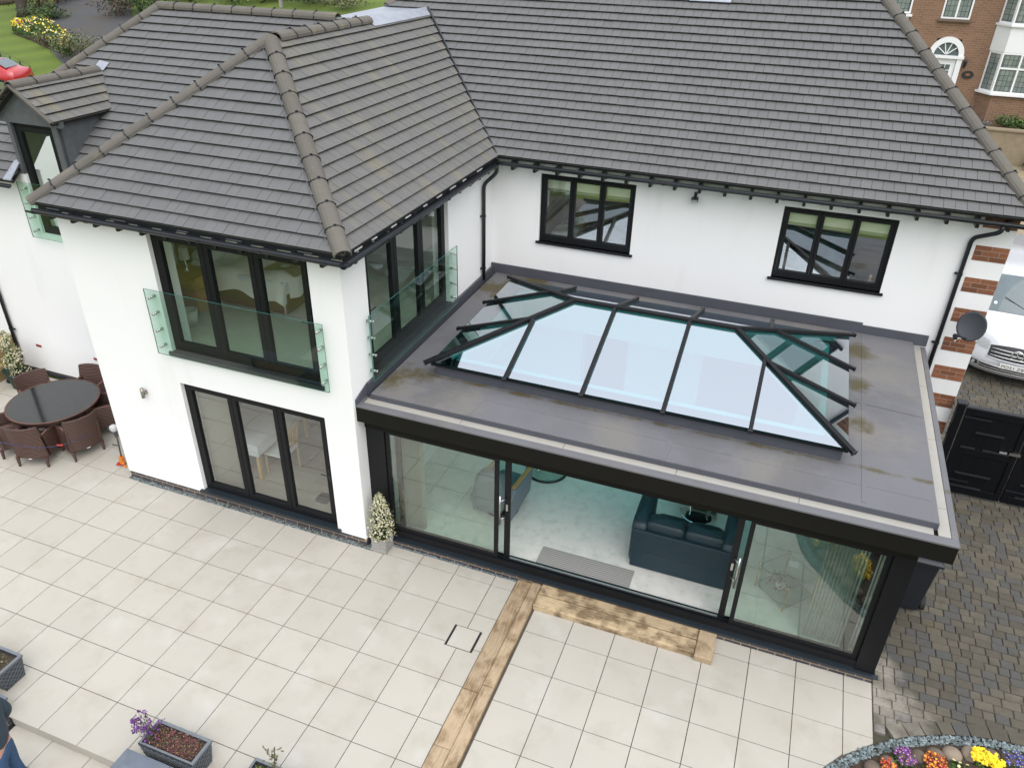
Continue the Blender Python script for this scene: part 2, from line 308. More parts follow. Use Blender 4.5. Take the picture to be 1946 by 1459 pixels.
# ------------------------------------------------------------------ mesh builder
class MB:
    def __init__(s): s.v = []; s.f = []; s.mi = []; s.cur = 0
    def add(s, vs, fs):
        o = len(s.v); s.v += [V(p) for p in vs]; s.f += [tuple(i + o for i in f) for f in fs]; s.mi += [s.cur] * len(fs); return s
    def box(s, x0, x1, y0, y1, z0, z1, c=0.):
        if c <= 0:
            return s.add([(x, y, z) for z in (z0, z1) for y in (y0, y1) for x in (x0, x1)],
                         [(0, 2, 3, 1), (4, 5, 7, 6), (0, 1, 5, 4), (2, 6, 7, 3), (0, 4, 6, 2), (1, 3, 7, 5)])
        # box whose top edges are chamfered
        return s.add([(x0, y0, z0), (x1, y0, z0), (x1, y1, z0), (x0, y1, z0), (x0, y0, z1 - c), (x1, y0, z1 - c), (x1, y1, z1 - c), (x0, y1, z1 - c),
                      (x0 + c, y0 + c, z1), (x1 - c, y0 + c, z1), (x1 - c, y1 - c, z1), (x0 + c, y1 - c, z1)],
                     [(3, 2, 1, 0), (8, 9, 10, 11)] + [(i, (i + 1) % 4, 4 + (i + 1) % 4, 4 + i) for i in range(4)] + [(4 + i, 4 + (i + 1) % 4, 8 + (i + 1) % 4, 8 + i) for i in range(4)])
    def fbox(s, F, a0, a1, b0, b1, c0, c1):
        O, U, Nn, Z = F
        pts = [O + U * a + Nn * b + Z * c for c in (c0, c1) for b in (b0, b1) for a in (a0, a1)]
        return s.add(pts, [(0, 2, 3, 1), (4, 5, 7, 6), (0, 1, 5, 4), (2, 6, 7, 3), (0, 4, 6, 2), (1, 3, 7, 5)])
    def bar(s, p, q, wd, h, up=(0, 0, 1), lift=0.):
        p = V(p); q = V(q); d = (q - p).normalized(); up = V(up); r = d.cross(up).normalized(); u = r.cross(d).normalized()
        return s.fbox((p + u * lift, r, d, u), -wd / 2, wd / 2, 0, (q - p).length, -h / 2, h / 2)
    def tube(s, pts, r, n=8, cap=True):
        pts = [V(p) for p in pts]; rs = r if isinstance(r, (list, tuple)) else [r] * len(pts); rings = []; prev = None
        for i, p in enumerate(pts):
            d = (pts[min(i + 1, len(pts) - 1)] - pts[max(i - 1, 0)])
            d = d.normalized() if d.length > 1e-9 else V((0, 0, 1))
            if prev is None: a = d.orthogonal().normalized()
            else:
                a = prev - d * prev.dot(d); a = a.normalized() if a.length > 1e-6 else d.orthogonal().normalized()
            prev = a; b = d.cross(a)
            rings.append([p + a * (math.cos(2 * math.pi * k / n) * rs[i]) + b * (math.sin(2 * math.pi * k / n) * rs[i]) for k in range(n)])
        vs = [q for rg in rings for q in rg]
        fs = [(i * n + k, i * n + (k + 1) % n, (i + 1) * n + (k + 1) % n, (i + 1) * n + k) for i in range(len(pts) - 1) for k in range(n)]
        if cap: fs += [tuple(range(n - 1, -1, -1)), tuple((len(pts) - 1) * n + k for k in range(n))]
        return s.add(vs, fs)
    def lathe(s, prof, c=(0, 0, 0), n=20, sx=1., sy=1., cap=True):
        c = V(c); vs = [c + V((r * sx * math.cos(2 * math.pi * k / n), r * sy * math.sin(2 * math.pi * k / n), z)) for r, z in prof for k in range(n)]
        fs = [(i * n + k, i * n + (k + 1) % n, (i + 1) * n + (k + 1) % n, (i + 1) * n + k) for i in range(len(prof) - 1) for k in range(n)]
        if cap and prof[0][0] > 1e-6: fs.append(tuple(range(n - 1, -1, -1)))
        if cap and prof[-1][0] > 1e-6: fs.append(tuple((len(prof) - 1) * n + k for k in range(n)))
        return s.add(vs, fs)
    def ball(s, c, rx, ry=None, rz=None, n=10):
        ry = rx if ry is None else ry; rz = rx if rz is None else rz
        m = max(4, n // 2); c = V(c); vs = []
        for i in range(m + 1):
            t = math.pi * i / m
            for k in range(n): a = 2 * math.pi * k / n; vs.append(c + V((rx * math.sin(t) * math.cos(a), ry * math.sin(t) * math.sin(a), -rz * math.cos(t))))
        return s.add(vs, [(i * n + k, i * n + (k + 1) % n, (i + 1) * n + (k + 1) % n, (i + 1) * n + k) for i in range(m) for k in range(n)])
    def prism(s, poly, d):
        """poly: list of 3-D points in one plane, extruded by vector d"""
        n = len(poly); d = V(d); vs = [V(p) for p in poly] + [V(p) + d for p in poly]
        return s.add(vs, [tuple(range(n - 1, -1, -1)), tuple(range(n, 2 * n))] + [(i, (i + 1) % n, n + (i + 1) % n, n + i) for i in range(n)])
    def grid(s, P):
        r = len(P); c = len(P[0])
        return s.add([q for row in P for q in row], [(i * c + k, i * c + k + 1, (i + 1) * c + k + 1, (i + 1) * c + k) for i in range(r - 1) for k in range(c - 1)])
    def leaf(s, c, size, d=None, wr=.55, rg=rnd):
        n = V((rg.gauss(0, 1), rg.gauss(0, 1), rg.gauss(0, 1) + .4)) if d is None else V(d)
        n = n.normalized() if n.length > 1e-6 else V((0, 0, 1)); a = n.orthogonal().normalized()
        a.rotate(Matrix.Rotation(rg.uniform(0, 6.28), 3, n)); b = n.cross(a); c = V(c)
        return s.add([c - a * size * .5, c + b * size * wr * .5 + n * size * .08, c + a * size * .5, c - b * size * wr * .5 + n * size * .08], [(0, 1, 2, 3)])
ORG = {}
def link(o, parent):
    COL.objects.link(o)
    if parent is not None: o.parent = parent
def thing(name, label, cat, loc=(0, 0, 0), rz=0., group=None, local=False, kind=None):
    o = bpy.data.objects.new(name, None); COL.objects.link(o); o.location = loc; o.rotation_euler = (0, 0, rz); o.empty_display_size = .2
    o['label'] = label; o['category'] = cat
    if group: o['group'] = group
    if kind: o['kind'] = kind
    ORG[o.name] = V((0, 0, 0)) if local else V(loc)
    return o
def part(name, mb, mat, parent=None, smooth=False, label=None, kind=None, cat=None, group=None, bevel=0.):
    """one mesh object; vertices are given in the frame of the top-level thing (or world)"""
    mn = V((min(p.x for p in mb.v), min(p.y for p in mb.v), min(p.z for p in mb.v))); mx = V((max(p.x for p in mb.v), max(p.y for p in mb.v), max(p.z for p in mb.v)))
    c = (mn + mx) / 2; 
    if parent is None: c.z = mn.z
    me = bpy.data.meshes.new(name); me.from_pydata([tuple(p - c) for p in mb.v], [], mb.f)
    mats = mat if isinstance(mat, (list, tuple)) else [mat]
    for x in mats: me.materials.append(MT[x])
    if len(mats) > 1: me.polygons.foreach_set('material_index', mb.mi)
    if smooth: me.polygons.foreach_set('use_smooth', [True] * len(me.polygons))
    me.update()
    o = bpy.data.objects.new(name, me); link(o, parent)
    o.location = c - (ORG[parent.name] if parent is not None else V((0, 0, 0))); ORG[o.name] = c
    if bevel:
        b = o.modifiers.new('bevel', 'BEVEL'); b.width = bevel; b.segments = 2; b.limit_method = 'ANGLE'
    for k, x in (('label', label), ('kind', kind), ('category', cat), ('group', group)):
        if x: o[k] = x
    return o
def struct(name, mb, mat, label=None, smooth=False):
    return part(name, mb, mat, None, smooth, label or name.replace('_', ' '), 'structure')
def inst(name, src, loc, parent, rz=0.):
    """another object on the same mesh data; loc in the frame of the thing"""
    o = bpy.data.objects.new(name, src.data); link(o, parent); o.location = V(loc) - ORG[parent.name]; o.rotation_euler = (0, 0, rz); ORG[o.name] = V(loc)
    return o
def copy_tree(o, parent=None, label=None, loc=None, rz=None):
    c = o.copy(); COL.objects.link(c); c.parent = parent
    if label: c['label'] = label
    if loc is not None: c.location = loc
    if rz is not None: c.rotation_euler = (0, 0, rz)
    for ch in o.children: copy_tree(ch, c)
    return c
def cells(us, vs, solid, w0, w1, fr):
    """cell-grid slab with openings, no inner faces; fr(u, v, w) -> point"""
    mb = MB(); nu, nv = len(us) - 1, len(vs) - 1
    S = lambda i, j: 0 <= i < nu and 0 <= j < nv and solid((us[i] + us[i + 1]) / 2, (vs[j] + vs[j + 1]) / 2)
    q = lambda *p: mb.add([fr(*x) for x in p], [(0, 1, 2, 3)])
    for i in range(nu):
        for j in range(nv):
            if not S(i, j): continue
            a, b, c, d = us[i], us[i + 1], vs[j], vs[j + 1]
            q((a, c, w0), (b, c, w0), (b, d, w0), (a, d, w0)); q((a, c, w1), (a, d, w1), (b, d, w1), (b, c, w1))
            if not S(i - 1, j): q((a, c, w0), (a, d, w0), (a, d, w1), (a, c, w1))
            if not S(i + 1, j): q((b, c, w0), (b, c, w1), (b, d, w1), (b, d, w0))
            if not S(i, j - 1): q((a, c, w0), (a, c, w1), (b, c, w1), (b, c, w0))
            if not S(i, j + 1): q((a, d, w0), (b, d, w0), (b, d, w1), (a, d, w1))
    bm = bmesh.new(); me = bpy.data.meshes.new('tmp'); me.from_pydata([tuple(p) for p in mb.v], [], mb.f); bm.from_mesh(me)
    bmesh.ops.remove_doubles(bm, verts=bm.verts, dist=1e-5); bmesh.ops.recalc_face_normals(bm, faces=bm.faces)
    r = MB(); r.v = [v.co.copy() for v in bm.verts]; bm.verts.index_update(); r.f = [tuple(v.index for v in f.verts) for f in bm.faces]; r.mi = [0] * len(r.f)
    bm.free(); bpy.data.meshes.remove(me); return r
def slab(u0, u1, v0, v1, holes, w0, w1, axis):
    us = sorted({u0, u1} | {h[0] for h in holes} | {h[1] for h in holes}); vs = sorted({v0, v1} | {h[2] for h in holes} | {h[3] for h in holes})
    fr = {'y': lambda u, v, w: V((u, w, v)), 'x': lambda u, v, w: V((w, u, v)), 'z': lambda u, v, w: V((u, v, w))}[axis]
    return cells(us, vs, lambda u, v: not any(h[0] < u < h[1] and h[2] < v < h[3] for h in holes), w0, w1, fr)
def clip(poly, planes):
    """Sutherland-Hodgman in 2-D; planes: (nx, ny, d) keeps nx*x+ny*y>=d"""
    for nx, ny, d in planes:
        out = []
        for i in range(len(poly)):
            a, b = poly[i], poly[(i + 1) % len(poly)]; fa = nx * a[0] + ny * a[1] - d; fb = nx * b[0] + ny * b[1] - d
            if fa >= 0: out.append(a)
            if fa * fb < 0: k = fa / (fa - fb); out.append((a[0] + (b[0] - a[0]) * k, a[1] + (b[1] - a[1]) * k))
        poly = out
        if len(poly) < 3: return []
    return poly
def convex_planes(poly):
    A = sum(poly[i][0] * poly[(i + 1) % len(poly)][1] - poly[(i + 1) % len(poly)][0] * poly[i][1] for i in range(len(poly)))
    if A < 0: poly = poly[::-1]
    r = []
    for i in range(len(poly)):
        a, b = poly[i], poly[(i + 1) % len(poly)]; nx, ny = -(b[1] - a[1]), b[0] - a[0]; L = math.hypot(nx, ny) or 1; r.append((nx / L, ny / L, (nx * a[0] + ny * a[1]) / L))
    return r
UX, UY, UZ = V((1, 0, 0)), V((0, 1, 0)), V((0, 0, 1))

# ------------------------------------------------------------------ ground
g = MB(); ys = [-300, -3.58, -3.56, 16, 28, 40, 60, 500]; zs = [-.6, -.6, -.13, GZ0, terr(28), terr(40), terr(60), terr(60)]; xs = [-400, -60, -40, -20, 0, 20, 60, 400]
g.grid([[V((x, y, z)) for x in xs] for y, z in zip(ys, zs)]); struct('ground', g, 'lawn', 'mown green lawn sloping up behind the house')

# ------------------------------------------------------------------ patio
TS, TG = .6, .0045
g = MB(); g.box(-8.2, 5.735, -3.6, 2.70, -.13, -.022); g.box(6.135, 10.712, -3.6, .86, -.13, -.022)
patio = struct('patio', g, 'joint', 'large cream porcelain paved patio in front of the white house')
full = None
def tile(x0, x1, y0, y1, z=0., dz=-.02, par=None, nm='tile'):
    global full
    w_, h_ = x1 - x0, y1 - y0
    if w_ < .03 or h_ < .03: return
    if abs(w_ - TS) < 1e-4 and abs(h_ - TS) < 1e-4 and full is not None:
        return inst(nm, full, ((x0 + x1) / 2, (y0 + y1) / 2, z + dz / 2 - .0), par)
    m = MB().box(x0 + TG, x1 - TG, y0 + TG, y1 - TG, z + dz, z, .003); o = part(nm, m, 'patio_tile', par)
    if full is None and abs(w_ - TS) < 1e-4 and abs(h_ - TS) < 1e-4: full = o
    return o
for i in range(-13, 10):
    for j in range(-6, 5):
        x0, x1, y0, y1 = i * TS, i * TS + TS, j * TS, j * TS + TS
        if j == -6: y0 = -3.645; 
        x1 = min(x1, 5.735)
        if y0 < .5:                        # front strip: back edge at the gravel
            lim = .585 if x0 < 3.3 else .80
            if x0 < -1.5: lim = 9
            y1 = min(y1, lim)
        else:
            if x0 >= 3.29: y1 = min(y1, .80)
            elif x0 >= -1.45: continue
            elif x1 > -1.42: x1 = -1.45
            y1 = min(y1, 2.66)
        if x0 < 3.3 < x1 and y0 < .585 <= y1 + .02: pass
        tile(x0, x1, y0, y1, 0, -.02, patio)
tile(3.34, 3.6, .6, .80, 0, -.02, patio)
X0R, Y0R = 6.76, -.03
BCX, BCY, BR = 12.66, -2.67, 3.21      # centre and radius of the round bed
for i in range(-2, 8):
    for j in range(-6, 2):
        x0, x1, y0, y1 = X0R + i * TS, X0R + i * TS + TS, Y0R + j * TS, Y0R + j * TS + TS
        x0 = max(x0, 6.135); x1 = min(x1, 10.712); y1 = min(y1, .84)
        if x1 <= x0 or y0 < -3.7: continue
        if j == 0 and x0 < 8.6: y1 = min(y1, .62)
        cs = [(x0 + TG, y0 + TG), (x1 - TG, y0 + TG), (x1 - TG, y1 - TG), (x0 + TG, y1 - TG)]
        if any(math.hypot(px - BCX, py - BCY) < BR + .01 for px, py in cs):
            for _k in range(7):
                a_ = math.radians(120 + 11 * _k); cs = clip(cs, [(math.cos(a_), math.sin(a_), BCX * math.cos(a_) + BCY * math.sin(a_) + BR + .01)]) if abs(math.atan2((y0 + y1) / 2 - BCY, (x0 + x1) / 2 - BCX) - a_) < .1 else cs
                if not cs: break
            if cs and min(math.hypot(px - BCX, py - BCY) for px, py in cs) > BR - .1: part('tile', MB().prism([V((px, py, -.02)) for px, py in cs], (0, 0, .02)), 'patio_tile', patio)
            continue
        tile(x0, x1, y0, y1, 0, -.02, patio)
# lower steps at the front-left opening
g = MB(); g.box(.75, 2.6, -4.0, -3.64, -.35, -.172); g.box(-14, 20, -6.6, -4.01, -.75, -.322); g.box(.75, 2.6, -3.627, -3.60, -.35, -.024)
steps = struct('garden_steps', g, 'joint', 'pale tiled steps leading down from the patio')
for i in range(1, 5): tile(max(i * TS + .17 - TS, .75), min(i * TS + .17, 2.6), -4.0, -3.63, -.15, -.02, steps)
for i in range(-3, 9):
    for j in range(3): tile(i * TS + .3, i * TS + .3 + TS, -4.02 - (j + 1) * TS, -4.02 - j * TS, -.30, -.02, steps)
part('riser', MB().box(.75, 2.6, -3.636, -3.628, -.15, -.021), 'patio_tile', steps)

# ------------------------------------------------------------------ block paved drive, planting bed arc
BCX, BCY, BR = 12.66, -2.67, 3.21      # centre and radius of the round bed
g = MB(); g.box(10.716, 30, -3.6, 5.78, -.13, -.045); g.box(11.74, 22, 5.78, 24.0, -.5, -.045)
drive = struct('driveway', g, 'paver_joint', 'brown and grey block paved driveway beside the house')
pav = []
y = -.75; row = 0
while y < 15.2:
    h = .140; x = 10.718 + (0 if row % 2 else -.09) if y < 5.8 else 11.75 + (0 if row % 2 else -.09)
    xm = 10.718 if y < 5.8 else 11.75
    while x < 15.6:
        L = rnd.choice((.14, .17, .20, .23)); a, b = max(x, xm), x + L; x = b
        if b - a < .05: continue
        cx, cy = (a + b) / 2, y + h / 2
        if math.hypot(cx - BCX, cy - BCY) < BR + .12 or (y < .9 and a < 10.714): continue
        pav.append((a, b, y, y + h))
    y += h; row += 1
def paver(m, a, b, c, d, dz):
    e = .0025; k = .009
    m.add([(a + e, c + e, -.05), (b - e, c + e, -.05), (b - e, d - e, -.05), (a + e, d - e, -.05),
           (a + e, c + e, dz - k), (b - e, c + e, dz - k), (b - e, d - e, dz - k), (a + e, d - e, dz - k),
           (a + e + k, c + e + k, dz), (b - e - k, c + e + k, dz + rnd.uniform(-.002, .002)), (b - e - k, d - e - k, dz), (a + e + k, d - e - k, dz + rnd.uniform(-.002, .002))],
          [(8, 9, 10, 11)] + [(i, (i + 1) % 4, 4 + (i + 1) % 4, 4 + i) for i in range(4)] + [(4 + i, 4 + (i + 1) % 4, 8 + (i + 1) % 4, 8 + i) for i in range(4)])
def vis(p):
    u, v_, z = pixel(p); return 0 < u < PW and 0 < v_ < PH and z > 0
pav.sort(key=lambda q: ((q[0] + q[1]) / 2 - CAM_C.x) ** 2 + (q[2] - CAM_C.y) ** 2 + (0 if vis(((q[0] + q[1]) / 2, q[2], 0)) and not (q[0] < 10.9 and q[2] > 1.2) else 1e6))
rest = MB()
for k, q in enumerate(pav):
    if k < 270: m = MB(); paver(m, *q, rnd.uniform(-.008, .004)); part('paver', m, 'paver', drive)
    else: paver(rest, *q, rnd.uniform(-.008, .004))
a0 = math.radians(153); k = 0
while a0 > math.radians(62):                    # soldier course following the bed
    da = rnd.choice((.055, .065, .075)); m = MB(); c0, c1 = a0 - .002, a0 - da + .002
    P = [V((BCX + r * math.cos(t), BCY + r * math.sin(t), 0)) for t, r in ((c0, BR + .012), (c1, BR + .012), (c1, BR + .19), (c0, BR + .19))]
    if min(p.x for p in P) > 10.718: m.prism([p + V((0, 0, -.05)) for p in P], (0, 0, .058 + rnd.uniform(-.003, .003))); part('paver', m, 'paver', drive)
    a0 -= da
part('paver_field', rest, 'paver', drive, kind='stuff')

def chips(name, label, pts, size, parent=None, mat='slate_chip'):
    m = MB()
    for p in pts:
        s = size * rnd.uniform(.5, 1.15); a = V((rnd.gauss(0, 1), rnd.gauss(0, 1), rnd.gauss(0, .35))).normalized(); b = V((0, 0, 1)).cross(a).normalized(); c = a.cross(b)
        l, w_, h = s * .5, s * rnd.uniform(.25, .45), s * rnd.uniform(.12, .25); p = V(p) + V((0, 0, h * .6))
        m.add([p - a * l, p - b * w_ - c * h * .4, p + a * l, p + b * w_ - c * h * .4, p + c * h + a * l * .3, p + c * h * .9 - a * l * .3], [(0, 1, 5), (1, 2, 4), (1, 4, 5), (2, 3, 4), (3, 0, 5), (3, 5, 4)])
    return part(name, m, mat, parent, label=label, kind='stuff')
chips('slate_gravel', 'narrow strip of grey slate chippings along the foot of the wing wall', [(rnd.uniform(-1.48, 3.33), rnd.uniform(.585, .66), rnd.uniform(-.03, -.005)) for _ in range(1500)] + [(rnd.uniform(3.29, 3.34), rnd.uniform(.62, .8), -.02) for _ in range(60)], .042)
chips('slate_gravel', 'strip of grey slate chippings under the sliding door sill', [(rnd.uniform(3.62, 5.72), rnd.uniform(.80, .875), rnd.uniform(-.03, -.005)) for _ in range(900)], .036)
# planting bed
g = MB(); n = 48
ring = [V((BCX + (BR - .16) * math.cos(2 * math.pi * k / n), BCY + (BR - .16) * math.sin(2 * math.pi * k / n), .0)) for k in range(n)]
rin = [V((BCX + BR * .55 * math.cos(2 * math.pi * k / n), BCY + BR * .55 * math.sin(2 * math.pi * k / n), .22)) for k in range(n)]
rout = [V((BCX + BR * math.cos(2 * math.pi * k / n), BCY + BR * math.sin(2 * math.pi * k / n), -.04)) for k in range(n)]
g.add(rout + ring + rin + [V((BCX, BCY, .3))], [(k, (k + 1) % n, n + (k + 1) % n, n + k) for k in range(n)] + [(n + k, n + (k + 1) % n, 2 * n + (k + 1) % n, 2 * n + k) for k in range(n)] + [(2 * n + k, 2 * n + (k + 1) % n, 3 * n) for k in range(n)])
struct('flower_bed', g, 'soil', 'round bed of dark soil at the corner of the patio', True)
pt = []
for _ in range(2200):
    a = math.radians(rnd.uniform(60, 185)); r = BR - rnd.uniform(.0, .12); pt.append((BCX + r * math.cos(a), BCY + r * math.sin(a), rnd.uniform(-.02, .012)))
chips('slate_gravel', 'curved band of blue grey slate chippings round the flower bed', pt, .058)
# ------------------------------------------------------------------ the white house
XL, XR, YF, YM, XE = -1.42, 3.29, .63, 5.80, 11.69      # wing left/right/front, main wall, right end
YL = 2.75                                               # front of the low left range
T, ZE = .79, 4.96                                       # roof pitch, eaves height
house = thing('house', 'white rendered two storey house with hipped grey tiled roof', 'house', (3, 4, 0))
H = house
part('wall', slab(XL, XR, .155, 5.12, [(.20, 2.78, .155, 2.30), (.20, 2.80, 2.78, 4.75)], YF, YF + .42, 'y'), 'render_white', H)
part('wall', slab(YF + .42, YM, 0, 5.12, [(1.24, 3.88, 2.78, 4.72)], XR - .3, XR, 'x'), 'render_white', H)
part('wall', slab(YF + .42, 9, .155, 5.12, [], XL, XL + .3, 'x'), 'render_white', H)
part('wall', slab(XR - .3, XE, 0, 5.12, [(4.22, 5.94, 3.44, 4.69), (8.38, 10.10, 3.43, 4.65), (5.2, 6.1, .18, 2.15), (7.5, 9.3, .18, 2.2)], YM, YM + .3, 'y'), 'render_white', H)
part('wall', slab(YM + .3, 11.9, 0, 5.1, [], XE - .3, XE, 'x'), 'render_white', H)
part('wall', slab(-9.5, XL, .10, 4.42, [(-4.55, -3.6, 3.30, 4.42)], YL, YL + .3, 'y'), 'render_white', H)
part('wall', MB().box(-9.5, XE, 11.9, 12.2, 0, 5.1).box(-9.5, -9.2, YL + .3, 11.9, 0, 4.4), 'render_white', H)
# floors, ceilings and room walls
part('floor', MB().box(XL + .3, XR - .3, YF + .05, 9, 0, .165), 'floor_plank', H)
fl = H.children[-1]
m = MB(); yy = YF + .12
while yy < 4.6:                                         # laminate planks
    xx = XL + .3 - rnd.uniform(0, 1.1)
    while xx < XR - .3:
        a, b = max(xx, XL + .305), min(xx + 1.2, XR - .305)
        if b > a: m.box(a + .002, b - .002, yy + .002, yy + .188, .166, .174)
        xx += 1.2
    yy += .19
part('plank_field', m, 'floor_plank', H, kind='stuff')
part('floor', MB().box(XL + .3, XR - .3, YF + .42, 9, 2.46, 2.80), 'carpet_bed', H)
part('floor', MB().box(XR, XE - .3, YM + .3, 11.9, 2.4, 2.62), 'carpet_bed', H)
part('floor', MB().box(XR, XE - .3, YM + .3, 11.9, 0, .165), 'floor_plank', H)
part('ceiling', MB().box(XL + .3, XR - .3, YF + .42, 9, 5.0, 5.03).box(XR, XE - .3, YM + .3, 11.9, 5.0, 5.03), 'plaster', H)
part('partition', MB().box(XL + .31, XR - .3, 5.0, 5.1, .175, 2.45).box(XL + .31, XR - .3, 5.0, 5.1, 2.81, 4.99), 'wall_grey', H)
part('partition', MB().box(-4.9, -3.3, 4.4, 4.5, 3.0, 5.3), 'bed_base', H)
part('partition', MB().box(XR, XE - .3, 9.3, 9.4, 2.63, 4.99).box(7.1, 7.2, YM + .3, 9.3, 2.63, 4.99).box(XR, XE - .3, 8.6, 8.7, .17, 2.39), 'wall_olive', H)
# ---- plinth of blue bricks
def brick_run(parent, P, U, Nn, L, z0, courses, mat, bl=.215, bh=.065, mo=.010, mortar='mortar_buff', depth=.1, proud=.004):
    F = (V(P), V(U), V(Nn), UZ)
    pl = part('mortar', MB().fbox(F, 0, L, -depth, -proud, z0, z0 + courses * (bh + mo)), mortar, parent)
    for c in range(courses):
        x = -(bl + mo) * (.5 if c % 2 else 0) ; zz = z0 + c * (bh + mo) + mo * .5
        while x < L - .02:
            a, b = max(x, 0), min(x + bl, L)
            if b - a > .03: part('brick', MB().fbox(F, a, b, -depth * .9, rnd.uniform(-.001, .002), zz, zz + bh), mat, pl)
            x += bl + mo
    return pl
brick_run(H, (XL, YF + .022, 0), UX, -UY, XR - XL - .022, .004, 2, 'brick_blue', .213, .061, .0145, proud=.0015)
brick_run(H, (XR - .02, YF + .03, 0), UY, UX, .28, .004, 2, 'brick_blue', .213, .061, .0145, proud=.0015)
brick_run(H, (-6.3, YL + .02, 0), UX, -UY, 4.85, -.03, 2, 'brick_blue')
# ---- red brick quoins on the right corner
for k in range(9):
    zt = 4.95 - .52 * k
    brick_run(H, (11.225, YM - .005, 0), UX, -UY, XE - 11.225 - .001, zt - .245, 3, 'brick_red', .222, .071, .0095, 'mortar_grey', .06, .001)
for (bx, bz) in ((-5.75, .66), (-4.19, .67)): part('air_brick', MB().box(bx, bx + .15, YL - .006, YL + .01, bz, bz + .055), 'air_brick', H)

# ---- windows and doors
def glazed(name, O, U, Nn, wd, ht, leaves, sash=.055, frame=.05, sill=None, hinge_gap=.006, handles=(), gmat='glass_window', fm='black_frame', bottom=None, depth=.07):
    F = (V(O), V(U), V(Nn), UZ); bt = frame if bottom is None else bottom
    fr = part(name, MB().fbox(F, 0, frame, -depth, 0, 0, ht).fbox(F, wd - frame, wd, -depth, 0, 0, ht).fbox(F, frame, wd - frame, -depth, 0, ht - frame, ht).fbox(F, frame, wd - frame, -depth, 0, 0, bt), fm, H)
    iw = (wd - 2 * frame) / leaves
    for i in range(leaves):
        a, b = frame + i * iw + hinge_gap / 2, frame + (i + 1) * iw - hinge_gap / 2; c, d = bt + .004, ht - frame - .004
        part('sash', MB().fbox(F, a, a + sash, -depth + .006, .012, c, d).fbox(F, b - sash, b, -depth + .006, .012, c, d).fbox(F, a + sash, b - sash, -depth + .006, .012, c, c + sash).fbox(F, a + sash, b - sash, -depth + .006, .012, d - sash, d), fm, fr, bevel=.004)
        part('pane', MB().fbox(F, a + sash - .004, b - sash + .004, -depth * .55, -depth * .55 + .016, c + sash - .004, d - sash + .004), [gmat, 'glass_clear'], fr).data.polygons.foreach_set('material_index', [1, 1, 1, 0, 1, 1])
    for (hx, hz, sgn) in handles:
        m = MB().fbox(F, hx - .016, hx + .016, .012, .02, hz - .12, hz + .1); m.tube([F[0] + F[1] * hx + F[2] * .02 + UZ * hz, F[0] + F[1] * hx + F[2] * .06 + UZ * hz, F[0] + F[1] * (hx + sgn * .12) + F[2] * .06 + UZ * hz], .009, 6)
        part('handle', m, 'black_plastic', fr)
    if sill: part('sill', MB().fbox(F, -sill[0], wd + sill[0], -.03, sill[1], -sill[2], 0), sill[3] if len(sill) > 3 else 'sill_grey', fr, bevel=.004)
    return fr
glazed('bifold_door', (.20, YF + .07, .215), UX, -UY, 2.58, 2.085, 3, .075, .055, (.06, .12, .055), handles=((2.50, 1.0, -1),), bottom=.06, gmat='glass_lower')
glazed('bifold_door', (.20, YF + .07, 2.85), UX, -UY, 2.60, 1.90, 3, .085, .06, (.05, .10, .07), handles=((2.52, .95, -1),), bottom=.07)
glazed('bifold_door', (XR - .07, 1.24, 2.85), UY, UX, 2.64, 1.87, 3, .085, .06, (.02, .10, .07), handles=((.08, .95, 1),), bottom=.07)
glazed('window', (4.22, YM + .05, 3.44), UX, -UY, 1.72, 1.25, 3, .05, .05, (.05, .09, .04, 'black_frame'), bottom=.07, gmat='glass_upper')
glazed('window', (8.38, YM + .05, 3.43), UX, -UY, 1.72, 1.22, 3, .05, .05, (.05, .09, .04, 'black_frame'), bottom=.07, gmat='glass_upper')
glazed('dormer_door', (-4.55, YL + .05, 3.30), UX, -UY, .95, 2.02, 1, .09, .05)

# ---- roofs: (origin on the eaves, along, up-slope, convex outline in (along, up-slope) metres)
cs = 1 / math.hypot(1, T); sn = T * cs
S_F = V((0, cs, sn)); S_R = V((-cs, 0, sn)); S_L = V((cs, 0, sn))
hw = 2.535; rx = .955; zr = ZE + T * hw; k_ = 1 / cs
xl, xr, yf = rx - hw, rx + hw, .43
slopes = []
def slope(O, U, S, poly, mat): slopes.append((V(O), V(U), V(S), poly, mat))
slope((xl, yf, ZE), UX, S_F, [(0, 0), (2 * hw, 0), (hw, hw * k_)], 'roof_tile')                                     # wing front
slope((xr, yf, ZE), UY, S_R, [(0, 0), (5.12, 0), (5.12 + hw, hw * k_), (hw, hw * k_)], 'roof_tile_lichen')           # wing right
slope((xl, 9.0, ZE), -UY, S_L, [(2.6, hw * k_), (2.6, 0), (8.57, 0), (8.57 - hw, hw * k_)], 'roof_tile')             # wing left
ym = 5.55; hx = 11.88; at = .81; top = 4.05                                                                          # main front: hip on the right is a little steeper
slope((0, ym, ZE), UX, S_F, [(xr, 0), (hx, 0), (hx - at * top, top * k_), (rx, top * k_), (rx, hw * k_)], 'roof_tile')
slope((0, ym, ZE), UX, S_F, [(0, hw * k_), (rx, hw * k_), (rx, 4.05 * k_), (.0 + .95, 4.05 * k_)], 'roof_tile')
tE = T / at; cE = 1 / math.hypot(1, tE)
slope((hx, ym, ZE), UY, V((-cE, 0, tE * cE)), [(0, 0), (2 * top, 0), (top, at * top / cE)], 'roof_tile')             # main right end
yl, zl = 2.5, 4.34; rl = (zr - zl) / T; lx = -3.6                                                                    # low left range
hb_ = (-4.62 - (lx - rl)) * k_
slope((0, yl, zl), UX, S_F, [(lx - rl, 0), (-4.62, 0), (-4.62, hb_)], 'roof_tile')
slope((0, yl, zl), UX, S_F, [(-4.62, (5.43 - zl) / T * k_), (-3.5, (5.43 - zl) / T * k_), (-3.5, rl * k_), (lx, rl * k_), (-4.62, hb_)], 'roof_tile')
